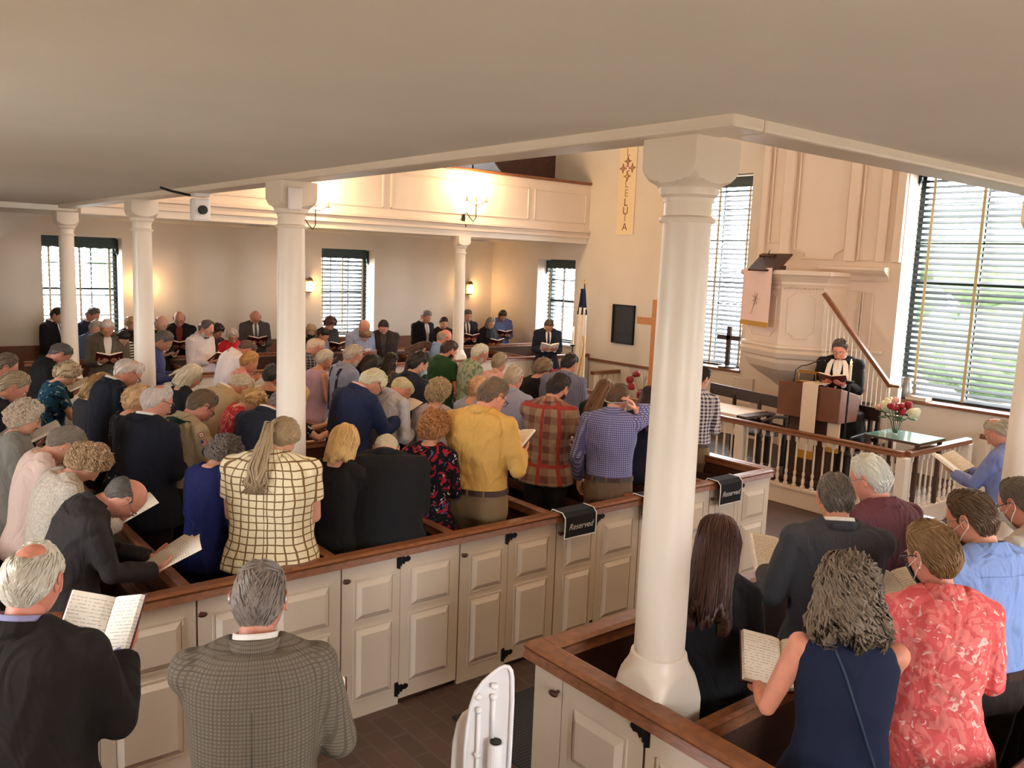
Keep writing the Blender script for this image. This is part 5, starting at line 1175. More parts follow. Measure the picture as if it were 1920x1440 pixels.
def collar_mb(F, r, h0, h1, lift=.012, th=.004, gap=0, flare=.010):
    M4 = F.frame(h0); out = []; n = 24; inn = []
    A = [gap+(2*PI-2*gap)*k/n for k in range(n+1)]
    def ring(rr, hh, q): return [M4 @ Vector((rr*cos(a)*.98-.012, rr*sin(a)*1.02, hh-lift*cos(a)*1.0)) for a in A]
    R1 = [ring(r+flare, -.004, 0), ring(r+.004+flare*.2, (h1-h0)*.6, 0), ring(r, h1-h0, 0), ring(r-th, h1-h0, 0), ring(r+.004-th, 0, 0)]
    mb = MB(); n1 = n+1; vs = [p for q in R1 for p in q]; fs = []
    for k in range(len(R1)):
        kk = (k+1) % len(R1)
        for i in range(n): fs.append((k*n1+i, k*n1+i+1, kk*n1+i+1, kk*n1+i))
    fs += [tuple(k*n1 for k in range(5)), tuple(k*n1+n for k in range(5))[::-1]]; return mb.add(vs, fs)
def finish(p, meshes):
    global BEARD, MASK
    F = p['F']; HM = p['HM']; body, top, leg = meshes; f = p['sex'] == 'f'; near = p['near']; sk = skin_mat(p['skin']); sc = p['sc']
    # where this person stands
    hl = HM.to_translation(); zc = p['zf']+sc*hl.z; W_ = at(p['px'], p['py'], z=zc)
    if p['D']:
        r_ = CR*((p['px']-960)/FPX)-CU*((p['py']-720)/FPX)+cf; W_ = Vector((0, 0, CH))+r_*p['D']; sc = p['sc'] = (W_.z-p['zf'])/hl.z
    ray = math.atan2(W_.y, W_.x); hd = ray+math.radians(p['rel'])
    rot = Matrix.Rotation(hd, 4, 'Z'); off = rot @ (hl*sc); p['W'] = W_
    # skin: fused trunk and limbs, head and hands in one mesh
    V, Fc = mesh_arrays(body); vs = list(map(tuple, V)); fs = list(Fc); mi = [0]*len(fs)
    hv = np.array(HEAD.v); hv = hv @ np.array(HM.to_3x3()).T+np.array(HM.to_translation()); o = len(vs); vs += list(map(tuple, hv)); fs += [tuple(o+i for i in q) for q in HEAD.f]; mi += HEAD.mi
    for s_, A, E_, B, hx, hy, hz, kind in p['arms']:
        v, fc = HANDV[kind]; v = v*(np.array([1, s_*-1 if False else (1 if s_ == -1 else -1), 1])); q = .92 if f else 1.0
        m3 = np.array([hx, hy, hz]).T; w = (v*q) @ m3.T+np.array(B-hx*.012); o = len(vs); vs += list(map(tuple, w)); fs += [tuple(o+i for i in (t if s_ == -1 else t[::-1])) for t in fc]; mi += [0]*len(fc)
    me = bpy.data.meshes.new('person'); me.from_pydata(vs, [], fs); me.materials.append(sk); me.materials.append(mLip); me.polygons.foreach_set('material_index', mi); me.polygons.foreach_set('use_smooth', [True]*len(fs)); me.update()
    bpy.data.meshes.remove(body)
    root = bpy.data.objects.new('person', me); COL.objects.link(root); root.location = (W_.x-off.x, W_.y-off.y, p['zf']); root.rotation_euler.z = hd; root.scale = (sc,)*3
    root['label'] = p['label']; root['category'] = 'person'
    root.matrix_world = Matrix.Translation(root.location) @ rot @ Matrix.Diagonal((sc, sc, sc, 1))
    # clothes
    tm = p['mat']; k = p['top']; wrinkle(top, .0022 if k == 'suit' else (.0048 if k in ('shirt', 'polo', 'robe') else .003), p['i'])
    name = {'suit': 'jacket', 'shirt': 'shirt', 'polo': 'shirt', 'robe': 'robe', 'shawl': 'shawl'}.get(k, 'blouse'); add_mesh(name, top, tm, root)
    add_mesh('trousers' if k != 'robe' else 'robe_skirt', leg, cloth('trousers_%d_%d_%d' % p['pants'], p['pants'], .9, .3) if k != 'robe' else tm, root)
    nr = (.045 if f else .053)*(1+.3*(p['girth']-1))
    if k in ('suit', 'robe'):
        sm = cloth('shirt_%d_%d_%d' % (p['shirt'] or (225, 220, 214)), p['shirt'] or (225, 220, 214), .8, .2)
        collar_mb(F, nr+.012, 1.46, 1.508).build('shirt_collar', sm, root, smooth=True); 
        if k == 'suit': collar_mb(F, nr+.030, 1.446, 1.492, th=.012, gap=.55).build('jacket_collar', tm, root, smooth=True)
        if abs(p['rel']) > 75:
            strip_on(F, [(1.465, 0), (1.43, 0), (1.36, 0), (1.28, 0), (1.2, 0), (1.13, 0)], .033, [.07, .10, .095, .07, .045, .012], .004).build('shirt_front', sm, root)
            if p['tie']: strip_on(F, [(1.465, 0), (1.44, 0), (1.3, 0), (1.13, 0)], .039, [.035, .026, .045, .05], .005).build('tie', cloth('tie_%d_%d_%d' % p['tie'], p['tie'], .6, .1), root)
            if k == 'suit':
                for s_ in (1, -1): strip_on(F, [(1.46, s_*.052), (1.41, s_*.085), (1.36, s_*.085), (1.28, s_*.068), (1.2, s_*.045), (1.12, s_*.018)], .034, [.02, .045, .05, .045, .035, .015], .006).build('lapel', tm, root)
        for s_, A, E_, B, hx, *_ in p['arms']:
            d = (B-E_).normalized(); MB().tube([B-d*.035, B-d*.002], .0345 if not f else .03, 14).build('shirt_cuff', sm, root)
        if k == 'suit' and abs(p['rel']) < 75:   # centre seam and vent at the back
            pts = [F.front(h, 0, .0235, True) for h in (1.44, 1.3, 1.15, 1.0)]; MB().tube(pts+[F.front(.9, 0, .03, True)], .0012, 5).build('back_seam', M('seam', (20, 18, 18), .9), root)
    elif k in ('shirt', 'polo'):
        collar_mb(F, nr+.015, 1.452, 1.502, gap=.15, flare=.030).build('collar', tm, root, smooth=True)
        if near: strip_on_back = [F.front(1.385, y, .0165, True) for y in np.linspace(-.14, .14, 15)]; MB().tube(strip_on_back, .0014, 5).build('yoke_seam', tm, root)
    if p['tuck']:
        MB().loft([F.ring(h, o_) for h, o_ in ((.955, .014), (.957, .02), (.99, .02), (.992, .014))], cap=False).build('belt', M('brown_leather', (58, 34, 24), .45), root)
        m = MB()
        for y in (-.11, 0, .11): c = F.front(.972, y, .021, True); m.obox(c, Vector((1, 0, 0)), Vector((0, 1, 0)), Vector((0, 0, 1)), .004, .006, .0185)
        m.build('belt_loops', cloth('trousers_%d_%d_%d' % p['pants'], p['pants'], .9, .3), root)
    # hair, in the frame of the head
    if p['hair'] != 'none':
        me2 = hair_mesh(p['hair'], p['ht'], p['seed'] if not near else p['seed']+p['i'], near); hm = hair_mat(p['hc'])
        o = bpy.data.objects.new('hair', me2); COL.objects.link(o); o.parent = root; o.matrix_local = HM
        if not len(me2.materials): me2.materials.append(hm)
        o.material_slots[0].link = 'OBJECT'; o.material_slots[0].material = hm
    if p['hair'] == 'pony':
        R = np.random.default_rng(4); a0 = HM @ Vector((-.105, 0, .03)); a1 = HM @ Vector((-.135, 0, -.005)); t = MB()
        for k in range(60):
            u, v, w = R.normal(size=3)*.012; e1 = F.front(1.42, .03+u*2, .035+abs(v), True); e2 = F.front(1.34, .05+w*2.5, .03+abs(u), True); e3 = F.front(1.27, .055+v*3.2, .022, True)
            t.tube([a0+Vector((0, u*.4, v*.4)), a1+Vector((0, u*.9, v*.9)), a1.lerp(e1, .5)+Vector((-.02, w, 0)), e1, e2, e3], [.004, .007, .008, .008, .006, .001], 5)
        t.build('ponytail', hair_mat(p['hc']), root, smooth=True); MB().tube([HM @ Vector((-.112, .02*math.cos(q), .022+.02*math.sin(q))) for q in np.linspace(0, 6.28, 13)], .005, 6).build('hair_tie', mIron, root)
    side = abs(p['rel']+math.degrees(p['yaw'])) > 50
    if side:
        eb = MB()
        for s_ in (1, -1): eb.tube([(.096, s_*.014, .034), (.094, s_*.03, .039), (.084, s_*.048, .034)], [.003, .004, .0015], 6)
        eb.build('eyebrows', hair_mat(p['brow']), root, mat4=HM)
        ey = MB()
        for s_ in (1, -1):
            ey.cur = 0; ey.ball((.078, s_*.031, .015), .0115, 10, 8); ey.cur = 1; ey.ball((.0865, s_*.031, .012), (.0035, .0055, .0055), 8, 6)
        ey.build('eyes', [mEye, mIris], root, mat4=HM, smooth=True)
    if p['glasses']:
        kk = p['glasses']
        if kk not in GL: a, b_ = glasses_mb(kk); GL[kk] = (a.mesh('glasses', mWire if kk == 'wire' else mFrame, True), b_.mesh('lenses', mLens if kk != 'sun' else mFrame))
        g = bpy.data.objects.new('glasses', GL[kk][0]); COL.objects.link(g); g.parent = root; g.matrix_local = HM; l = bpy.data.objects.new('lenses', GL[kk][1]); COL.objects.link(l); l.parent = g
    if p['mask']:
        mm = M('mask_%d_%d_%d' % p['mask'], p['mask'], .8, bump=.1, bscale=40); mb = face_patch(lambda P, A, E_: (P[..., 2] < -.004) & (P[..., 2] > -.114) & (A < 62), .011)
        g = tidy(mb.build('face_mask', mm, root, mat4=HM, smooth=True)); l = MB()
        for s_ in (1, -1): l.tube([(.055, s_*.075, -.02), (.02, s_*.084, -.005), (-.015, s_*.089, .012), (-.024, s_*.088, 0), (-.015, s_*.087, -.02), (.02, s_*.08, -.045), (.05, s_*.066, -.07)], .0016, 5)
        l.build('ear_loops', mPipe, g)
    if p['beard']:
        if p['beard'] == 'm': pass
        tidy(face_patch(lambda P, A, E_: (((P[..., 2] < -.078) & (A < 85)) | ((P[..., 2] < -.02) & (A > 52) & (A < 85)) | ((P[..., 2] < -.044) & (P[..., 2] > -.060) & (A < 24)) | ((P[..., 2] < -.05) & (A > 20) & (A < 60))), .008, .006).build('beard', hair_mat(p['beard']), root, mat4=HM, smooth=True))
    bpy.context.view_layer.update() if False else None
    if p['bk']: book_at(p, root, sc)
    if p['extra']: p['extra'](p, root, F, HM)
    p['root'] = root
    return root
# ---------------------------------------------------------------- who stands where
GREY, WHITE, DGREY, BROWN, DBROWN, BLACK, BLOND, SILVER, AUBURN, SANDY = (122, 110, 104), (200, 186, 176), (84, 78, 72), (84, 60, 44), (46, 34, 28), (28, 24, 24), (190, 156, 108), (164, 154, 142), (132, 82, 48), (158, 132, 98)
fair, ruddy, tan, pale = (200, 152, 130), (194, 132, 110), (170, 118, 94), (210, 168, 148)
def suit(c): return cloth('suit_%d_%d_%d' % c, c, .9, .35, .12)
def shirt_(c, f=.5): return cloth('cotton_%d_%d_%d' % c, c, .8, f, .05)
W_S = dict(shirt=(228, 222, 216))
F_ = dict(sex='f')
def strap(p, root, F, HM):
    MB().tube([F.front(h, y, .02, True) for h, y in ((1.44, .07), (1.35, .03), (1.2, -.03), (1.05, -.09), (.95, -.13))], .005, 6, up=(1, 0, 0)).build('bag_strap', cloth('strap_blue', (40, 52, 70), .6, .1), root)
def suspenders(p, root, F, HM):
    m = cloth('braces', (34, 28, 48), .7, .1)
    for s_ in (1, -1):
        b = MB(); r = []
        for h, y in ((1.0, .07*s_), (1.2, .075*s_), (1.38, .09*s_), (1.44, .1*s_)):
            a = F.front(h, y-.018, .016, True); c = F.front(h, y+.018, .016, True); r.append([a, c, c+Vector((-.005, 0, .001)), a+Vector((-.005, 0, .001))])
        for h, y in ((1.45, .1*s_), (1.38, .09*s_), (1.2, .08*s_), (1.0, .08*s_)):
            a = F.front(h, y-.018, .016); c = F.front(h, y+.018, .016); r.append([a, c, c+Vector((.005, 0, .001)), a+Vector((.005, 0, .001))])
        b.loft(r).build('suspender', m, root)
def scout(p, root, F, HM):
    g = cloth('scarf_green', (18, 58, 42), .8, .3); M4 = F.frame(1.46)
    mb = MB(); pts = []
    for k in range(9):
        t = (k-4)/4; pts.append([F.front(1.47-.02*abs(t), .15*t, .02, True), F.front(1.465-.12*(1-abs(t)), .15*t, .022, True)])
    vs = [q for r in pts for q in r]+[q+Vector((-.006, 0, 0)) for r in pts for q in r]; fs = []
    for k in range(8): fs += [(2*k, 2*k+1, 2*k+3, 2*k+2), (18+2*k, 18+2*k+2, 18+2*k+3, 18+2*k+1)]
    mb.add(vs, fs); n = mb.build('neckerchief', g, root, smooth=True)
    collar_mb(F, .078, 1.45, 1.475, th=.01).build('neckerchief_roll', g, root, smooth=True)
    c = F.front(1.42, .02, .03, True); MB().obox(c, Vector((0, 1, 0)), Vector((0, 0, 1)), Vector((1, 0, 0)), .016, .02, .004).build('yellow_badge', M('badge_yellow', (220, 210, 60), .7), n)
    s_, A, E_, B, *_ = [a for a in p['arms'] if a[0] == -1][0]; d = (E_-A).normalized(); out = Vector((-.35, -1, 0)); out = (out-d*out.dot(d)).normalized(); w = d.cross(out).normalized()
    def badge(t, r0, mats, shape):
        c = A.lerp(E_, t)+out*(.069 if t < .4 else .066)
        for j, (rr, mt) in enumerate(mats):
            q = c+out*(.0015*j); m = MB(); n = 20 if shape == 'o' else 4; R1 = []
            for dd in (-.004, .002):
                R1.append([q+out*dd+(w*math.cos(a)+d*math.sin(a))*(rr*(1 if shape == 'o' else 1.3)) for a in [2*PI*k/n+(PI/4 if n == 4 else 0) for k in range(n)]])
            m.loft(R1).build('badge' if j == 0 else 'badge_centre', mt, root)
    rd, wh, bl, ye, gn = M('badge_red', (170, 40, 48), .8), M('badge_white', (225, 215, 205), .8), M('badge_blue', (52, 62, 110), .8), M('badge_gold', (206, 140, 44), .8), M('badge_green', (62, 92, 84), .8)
    badge(.06, 0, ((.018, rd), (.013, wh), (.006, rd)), 'q'); badge(.27, 0, ((.022, rd), (.019, wh)), 'q'); badge(.52, 0, ((.038, M('badge_rim', (34, 40, 40), .8)), (.033, gn), (.016, wh), (.012, gn)), 'o'); badge(.86, 0, ((.046, ye), (.04, M('badge_orange', (214, 156, 50), .8)), (.012, bl)), 'o')
    c = A.lerp(E_, .27)+out*.073; m = MB()
    for k in range(3): m.obox(c+d*(.011*(k-1)), w, d, out, .022, .0028, .001)
    m.build('flag_stripes', rd, root); MB().obox(c+w*.012-d*.009+out*.001, w, d, out, .010, .010, .001).build('flag_field', bl, root)
def stole(p, root, F, HM):
    m = cloth('stole_white', (240, 226, 216), .7, .15)
    for s_ in (1, -1):
        strip_on(F, [(1.47, s_*.06), (1.42, s_*.088), (1.3, s_*.105), (1.2, s_*.108), (1.1, s_*.108), (.98, s_*.108), (.86, s_*.108)], .044, [.04, .055, .06, .06, .06, .065, .07], .004).build('stole', m, root)
    for s_ in (1, -1): strip_on(F, [(1.46, s_*.010), (1.38, s_*.022)], .042, [.014, .026], .004).build('preaching_band', m, root)
    collar_mb(F, .085, 1.452, 1.48, th=.012).build('stole_neck', m, root, smooth=True)
def lanyard(p, root, F, HM):
    MB().tube([F.front(1.465, .06, .02, True), F.front(1.45, -.03, .022, True), F.front(1.44, -.09, .02), F.front(1.2, -.05, .022)], .004, 6).build('lanyard', mIron, root)
def earring(p, root, F, HM):
    for s_ in (1, -1): MB().ball((-.006, s_*.086, -.03), .005, 8, 6).build('pearl_earring', M('pearl', (235, 225, 210), .2), root, mat4=HM, smooth=True)
def aids(p, root, F, HM):
    for s_ in (1, -1): MB().tube([(-.018, s_*.086, .024), (-.026, s_*.087, .008), (-.022, s_*.086, -.008)], [.004, .005, .003], 6).build('hearing_aid', M('silver_grey', (190, 190, 190), .3, metal=.5), root, mat4=HM, smooth=True)
def batik_extra(p, root, F, HM): earring(p, root, F, HM)
def loosemask(p, root, F, HM):
    MB().tube([(.02, -.085, -.0), (-.03, -.088, -.035), (-.07, -.06, -.07), (-.08, 0, -.085), (-.07, .06, -.07), (-.03, .088, -.035), (.02, .085, 0)], .0022, 5).build('mask_loop', mPipe, root, mat4=HM)

# --- far people along the left wall and under the left gallery
Z1 = dict(zf=.14)
Pn(108, 592, 'man in black suit whose face is cut by the farthest left column', 'the suited man behind the farthest left column', rel=-120, top='suit', mat=suit((26, 25, 28)), hc=DBROWN, tie=(90, 70, 60), **Z1)
Pn(174, 592, 'man in navy suit standing before the bright leftmost window', 'the man in navy before the leftmost window', rel=-125, top='suit', mat=suit((34, 42, 62)), hc=DGREY, skin=ruddy, tie=(60, 50, 60), **Z1)
Pn(179, 616, 'grey-haired person in blue half hidden behind the man in the grey suit', 'the person in blue behind the grey suit', rel=-150, sc=.94, mat=shirt_((74, 98, 140)), hc=SILVER, **Z1)
Pn(201, 616, 'stout white-haired man in grey suit and open collar facing us with an open book', 'the stout man in grey suit facing us', rel=-176, nod=.6, girth=1.12, belly=.03, top='suit', mat=suit((96, 90, 80)), hc=WHITE, skin=ruddy, bk='red', btilt=.25, sc=1.0, **Z1)
Pn(231, 634, 'dark-haired woman in a striped black and white top bending down near the second column', 'the woman in stripes', sex='f', rel=-160, nod=.9, top='blouse', mat=grid_cloth('striped_top', (210, 200, 190), (30, 28, 32), .04, .5, vert=False), hair='woman_s', hc=BLACK, ht=.02, **Z1)
Pn(246, 607, 'blonde woman in a dark top, half hidden behind the column by the hanging camera', 'the blonde woman behind the camera column', sex='f', rel=-170, top='blouse', mat=shirt_((40, 34, 40)), hair='puff', ht=.03, hc=BLOND, bk='red', **Z1)
Pn(302, 607, 'bald bespectacled man in dark jacket beside the column, in front of the plaster wall', 'the bald man beside the camera column', rel=-140, top='suit', mat=suit((44, 40, 38)), hair='bald', ht=.01, hc=GREY, skin=fair, glasses='wire', **Z1)
Pn(336, 598, 'bald man in black jacket and red shirt with a book, standing against the wall', 'the bald man in black jacket and red shirt', rel=-180, top='suit', mat=suit((24, 22, 24)), shirt=(110, 46, 40), hair='bald', ht=.009, hc=DGREY, skin=ruddy, glasses='horn', bk='red', btilt=.15, **Z1)
Pn(305, 640, 'grey-haired man in blue shirt peering right from behind the camera column', 'the man in blue by the camera column', rel=-100, nod=.75, mat=shirt_((58, 66, 112)), hc=DGREY, skin=tan, glasses='wire', bk='white', zf=PF, sc=1.0)
Pn(387, 617, 'balding man in pale grey shirt and black bow tie holding an open dark book', 'the man with the black bow tie', rel=-128, nod=.55, girth=1.15, belly=.05, mat=shirt_((196, 184, 182)), hair='recede', hc=DGREY, skin=ruddy, glasses='wire', bk='red', beard=(190, 180, 170), **Z1, extra=lambda p, r, F, H: MB().obox(F.front(1.46, 0, .03), Vector((0, 1, 0)), Vector((0, 0, 1)), Vector((1, 0, 0)), .04, .016, .01).build('bow_tie', mIron, r))
Pn(407, 621, 'dark-haired person in dark top just behind the man with the bow tie', 'the person behind the bow tie', sex='f', rel=-140, hair='curly', ht=.02, hc=DBROWN, top='blouse', mat=shirt_((70, 34, 34)), skin=tan, **Z1)
Pn(436, 630, 'white-haired woman in red top and white jacket facing us with glasses', 'the white-haired woman in red and white', sex='f', rel=-172, sc=.9, hair='curly', ht=.016, hc=WHITE, top='blouse', mat=floral('red_white', (190, 44, 54), [((220, 205, 200), .60)], 5), glasses='horn', bk='white', **Z1)
Pn(479, 595, 'bald man in grey suit and patterned tie holding an open dark book against the wall', 'the bald man in grey suit by the wall', rel=-172, nod=.6, top='suit', mat=suit((78, 72, 70)), tie=(70, 78, 84), hair='bald', ht=.008, hc=GREY, skin=ruddy, glasses='horn', bk='red', btilt=.2, **Z1)
Pn(583, 621, 'blonde woman in black wearing a black face mask beside the tall ponytail column', 'the woman in the black mask', sex='f', rel=-165, hair='wavy', ht=.012, hc=SANDY, top='blouse', mat=shirt_((28, 24, 28)), mask=(24, 22, 26), glasses='wire', **Z1)
Pn(607, 629, 'short person with black hair and pale blue top below the middle window', 'the short person in pale blue', sex='f', rel=-135, sc=.9, nod=.7, hair='short', ht=.016, hc=BLACK, top='blouse', mat=shirt_((128, 138, 168)), **Z1)
Pn(619, 607, 'woman with curly dark red hair and striped shirt reading under the middle window', 'the curly-haired woman under the middle window', sex='f', sc=.97, rel=-150, nod=.65, hair='curly', ht=.03, hc=(88, 54, 48), top='blouse', mat=grid_cloth('dark_stripes', (74, 68, 66), (30, 28, 30), .05, .5, horiz=False), bk='red', **Z1)
Pn(683, 613, 'bald man in pale blue shirt in the corner of the middle window', 'the bald man by the middle window', rel=-150, nod=.8, hair='bald', ht=.008, hc=GREY, skin=ruddy, mat=shirt_((140, 150, 176)), **Z1)
Pn(684, 628, 'woman with straight bobbed hair and pale patterned blouse, right of the middle window', 'the woman with the straight bob', sex='f', rel=-150, nod=1.0, hair='bob', ht=.02, hc=(130, 100, 74), top='blouse', mat=floral('pale_pattern', (206, 190, 180), [((140, 110, 110), .55)], 30), **Z1)
Pn(719, 614, 'man in charcoal suit with clasped hands standing by the plain wall', 'the man with clasped hands', rel=-178, nod=.65, girth=1.12, top='suit', mat=suit((48, 40, 36)), shirt=(70, 60, 56), tie=(58, 52, 54), hc=DBROWN, skin=ruddy, pose='clasp', sc=.98, **Z1)
Pn(799, 595, 'tall grey-haired man in black suit looking down to the right before the bare wall', 'the tall man in black suit at the bare wall', rel=-140, top='suit', mat=suit((28, 28, 32)), hc=GREY, skin=ruddy, tie=(200, 190, 185), pose='low', **Z1)
Pn(832, 606, 'young woman with dark hair tied up, behind the far slim column', 'the young woman beside the far slim column', sex='f', rel=-165, sc=.95, hair='short', ht=.012, hc=DBROWN, top='blouse', mat=shirt_((34, 26, 34)), **Z1)
Pn(876, 593, 'bearded man in black suit and red tie singing beside the slim far column', 'the bearded man in red tie', rel=-160, nod=.35, top='suit', mat=suit((30, 26, 30)), tie=(96, 28, 32), hc=DGREY, beard=(200, 190, 180), skin=ruddy, bk='red', btilt=.3, **Z1)
Pn(920, 606, 'woman with long grey hair and glasses in a black top near the far corner', 'the woman with long grey hair', sex='f', rel=-150, hair='shoulder', ht=.016, hc=(140, 132, 124), top='blouse', mat=shirt_((28, 26, 30)), glasses='wire', bk='red', **Z1)
Pn(942, 592, 'man in blue checked shirt in the far corner under the gallery', 'the man in blue in the far corner', rel=-165, nod=.8, hc=DBROWN, skin=tan, mat=grid_cloth('blue_check_small', (70, 92, 150), (110, 126, 170), .03, .3), bk='red', **Z1)
Pn(1029, 611, 'man in navy suit and tie standing alone before the far narrow window', 'the lone man in navy suit', rel=-172, nod=.75, top='suit', mat=suit((30, 32, 46)), tie=(48, 50, 84), hc=DGREY, skin=ruddy, bk='white', zf=.14, sc=1.0)

# --- middle block, left part
Pn(8, 690, 'person with greying brown hair cut off by the left edge, above the blue collar', 'the person at the upper left edge', rel=-80, hc=(96, 84, 70), mat=shirt_((90, 84, 80)), skin=ruddy)
Pn(24, 727, 'man with sandy grey hair, blue collar and dark jacket at the left edge', 'the man in blue collar at the left edge', rel=-88, nod=.6, bow=.15, top='suit', mat=suit((36, 34, 38)), shirt=(160, 170, 190), hc=(142, 124, 100), skin=ruddy, bk='white')
Pn(112, 664, 'man in black shirt and rimless glasses bowing his cropped grey head', 'the man in black shirt bowing', rel=-84, nod=.85, bow=.2, mat=shirt_((20, 18, 20), .3), hc=DGREY, ht=.007, skin=ruddy, glasses='wire', bk='white')
Pn(125, 702, 'woman with short ash blonde hair and blue flowered top reaching a sheet to the right', 'the woman in the blue flowered top', sex='f', rel=-70, nod=.6, bow=.25, hair='puff', ht=.03, hc=(176, 154, 120), top='blouse', sleeve='short', mat=floral('blue_flowers', (30, 66, 84), [((14, 20, 30), .56), ((150, 170, 160), .64)], 13), bk='paper', bx=.1)
Pn(187, 726, 'person whose honey-coloured hair shows right of the blue flowered top', 'the person with honey-coloured hair', sex='f', rel=-60, hair='bob', ht=.024, hc=(166, 134, 88), top='blouse', mat=shirt_((32, 28, 30)))
Pn(240, 700, 'tall balding white-haired man with glasses in navy suit left of the camera column', 'the tall man in navy left of the camera column', rel=-66, nod=.75, bow=.22, top='suit', mat=suit((20, 22, 34)), hair='thin', hc=WHITE, skin=ruddy, glasses='horn', sc=1.04)
Pn(46, 784, 'white-haired woman with glasses and grey shawl, open book before her', 'the woman in the grey shawl', sex='f', rel=-88, nod=.3, bow=.1, hair='puff', ht=.026, hc=(196, 180, 160), top='shawl', mat=cloth('grey_shawl', (136, 136, 132), .95, .5), glasses='wire', bk='red', girth=1.1, near=1, bz=.12)
Pn(258, 752, 'woman with pale apricot curls and black and white neckline', 'the woman with apricot curls', sex='f', rel=-62, nod=.4, hair='puff', ht=.028, hc=(218, 172, 130), top='blouse', mat=floral('black_white_neck', (22, 20, 22), [((200, 190, 180), .66)], 30))
Pn(295, 754, 'white-haired man with horn glasses in black suit, broad back to us', 'the white-haired man in black suit', rel=-42, nod=.4, yaw=-.35, top='suit', mat=suit((22, 24, 34)), hair='thin', ht=.014, hc=WHITE, skin=ruddy, glasses='horn', girth=1.1, near=1)
Pn(118, 834, 'woman with smooth grey hair and pale pink blouse', 'the woman in the pale pink blouse', sex='f', rel=-78, nod=.75, bow=.38, hair='short', ht=.03, hc=(128, 118, 106), top='blouse', mat=shirt_((222, 198, 188), .6), near=1, extra=earring, pose='low')
Pn(163, 870, 'woman with puffy light brown curls, pearl earring and lace cardigan', 'the woman in the lace cardigan', sex='f', rel=-74, nod=.6, bow=.42, hair='puff', ht=.036, hc=(168, 138, 106), top='shawl', mat=floral('lace_cardigan', (178, 168, 154), [((206, 196, 182), .5)], 90), near=1, extra=earring, bk='paper', girth=1.12, bx=.1)
Pn(232, 934, 'bald man with grey fringe and glasses in black shirt, bent over torn sheets', 'the bald man bent over torn sheets', rel=-86, nod=.75, bow=.62, hair='ring', ht=.014, hc=DGREY, skin=ruddy, mat=shirt_((40, 36, 36), .4), glasses='wire', girth=1.15, belly=.03, near=1, bk='paper', bx=.14, bz=-.06, sc=1.02)
Pn(358, 706, 'woman with a straight white bob and glasses in black top', 'the woman with the white bob', sex='f', rel=-62, nod=.45, hair='bob', ht=.02, hc=(204, 190, 166), top='scoop', mat=shirt_((20, 18, 20), .3), glasses='horn', yaw=-.2)
Pn(376, 762, 'man in khaki scout shirt with green neckerchief and sleeve badges', 'the man in the scout shirt', rel=-58, nod=.7, bow=.2, yaw=-.15, hc=(104, 84, 62), skin=ruddy, mat=shirt_((166, 146, 112), .6), glasses='horn', near=1, pose='face', extra=scout, tuck=1, pants=(54, 54, 42), sc=1.03)
Pn(448, 726, 'white-haired man in tan jacket bowing deeply left of the ponytail column', 'the man in the tan jacket', rel=-58, nod=.85, bow=.5, top='suit', mat=suit((170, 144, 108)), hair='short', ht=.014, hc=(190, 176, 150), skin=ruddy, bk='white', girth=1.08, near=1, bx=.1)
Pn(420, 850, 'woman with short curly grey hair and royal blue top', 'the woman in royal blue', sex='f', rel=-48, nod=.65, bow=.2, hair='curly', ht=.022, hc=(104, 92, 84), top='blouse', mat=shirt_((26, 32, 84), .4), near=1, sc=.9)
Pn(474, 752, 'person in a pink and red top between the tan jacket and the ponytail column', 'the person in pink and red', sex='f', rel=-75, nod=.8, bow=.3, hair='curly', ht=.015, hc=BLOND, top='blouse', mat=floral('pink_red', (176, 50, 60), [((216, 120, 120), .55)], 16))
Pn(462, 656, 'sunburnt balding man in white shirt with a black lanyard bending right', 'the balding man in white shirt', rel=-70, nod=.8, bow=.45, hair='recede', ht=.008, hc=(96, 70, 58), skin=(196, 122, 98), mat=shirt_((222, 210, 206)), extra=lanyard, girth=1.1)
Pn(467, 680, 'woman with short golden hair and pink flowered top looking right', 'the woman with golden hair', sex='f', rel=-72, nod=.5, hair='short', ht=.022, hc=(178, 132, 76), skin=(206, 140, 112), top='blouse', mat=floral('pink_flowers', (216, 150, 146), [((186, 60, 80), .58), ((230, 220, 210), .62)], 18))
Pn(509, 706, 'dark-haired woman with bare shoulders in a black top, cut by the ponytail column', 'the woman with bare shoulders', sex='f', rel=-25, hair='short', ht=.02, hc=(52, 46, 42), skin=tan, top='scoop', sleeve='none', mat=shirt_((18, 16, 18), .3))
Pn(528, 762, 'man in navy suit whose head is hidden by the ponytail column', 'the man in navy behind the ponytail column', rel=-40, nod=.8, bow=.4, top='suit', mat=suit((34, 38, 52)), hc=GREY, yaw=-.4)
Pn(556, 748, 'woman in flowered black dress behind the ponytail column, bare arm holding up a book', 'the woman with the raised book', sex='f', rel=-66, top='blouse', sleeve='short', hc=BLOND, hair='bob', ht=.02, mat=floral('black_daisies', (20, 22, 30), [((196, 180, 150), .62)], 16), bk='red', by_rot=.1, bx=.22, bz=.17, btilt=.9)
Pn(528, 822, 'heavy person with a long grey ponytail and yellow and brown checked shirt', 'the person with the ponytail', rel=-14, yaw=-.45, nod=.65, bow=.12, girth=1.32, belly=.05, hair='pony', ht=.014, hc=(150, 128, 96), mat=grid_cloth('yellow_check', (224, 210, 172), (122, 92, 58), .042, .17), sleeve='short', near=1, sc=1.05, pants=(24, 24, 28))
Pn(645, 832, 'woman with a smooth blonde bob and black dress, seen from behind', 'the woman with the blonde bob', sex='f', rel=-28, nod=.35, hair='bob', ht=.026, hc=(206, 164, 106), top='scoop', mat=shirt_((18, 17, 18), .3), near=1, bk='paper', by=.16, sc=.95)
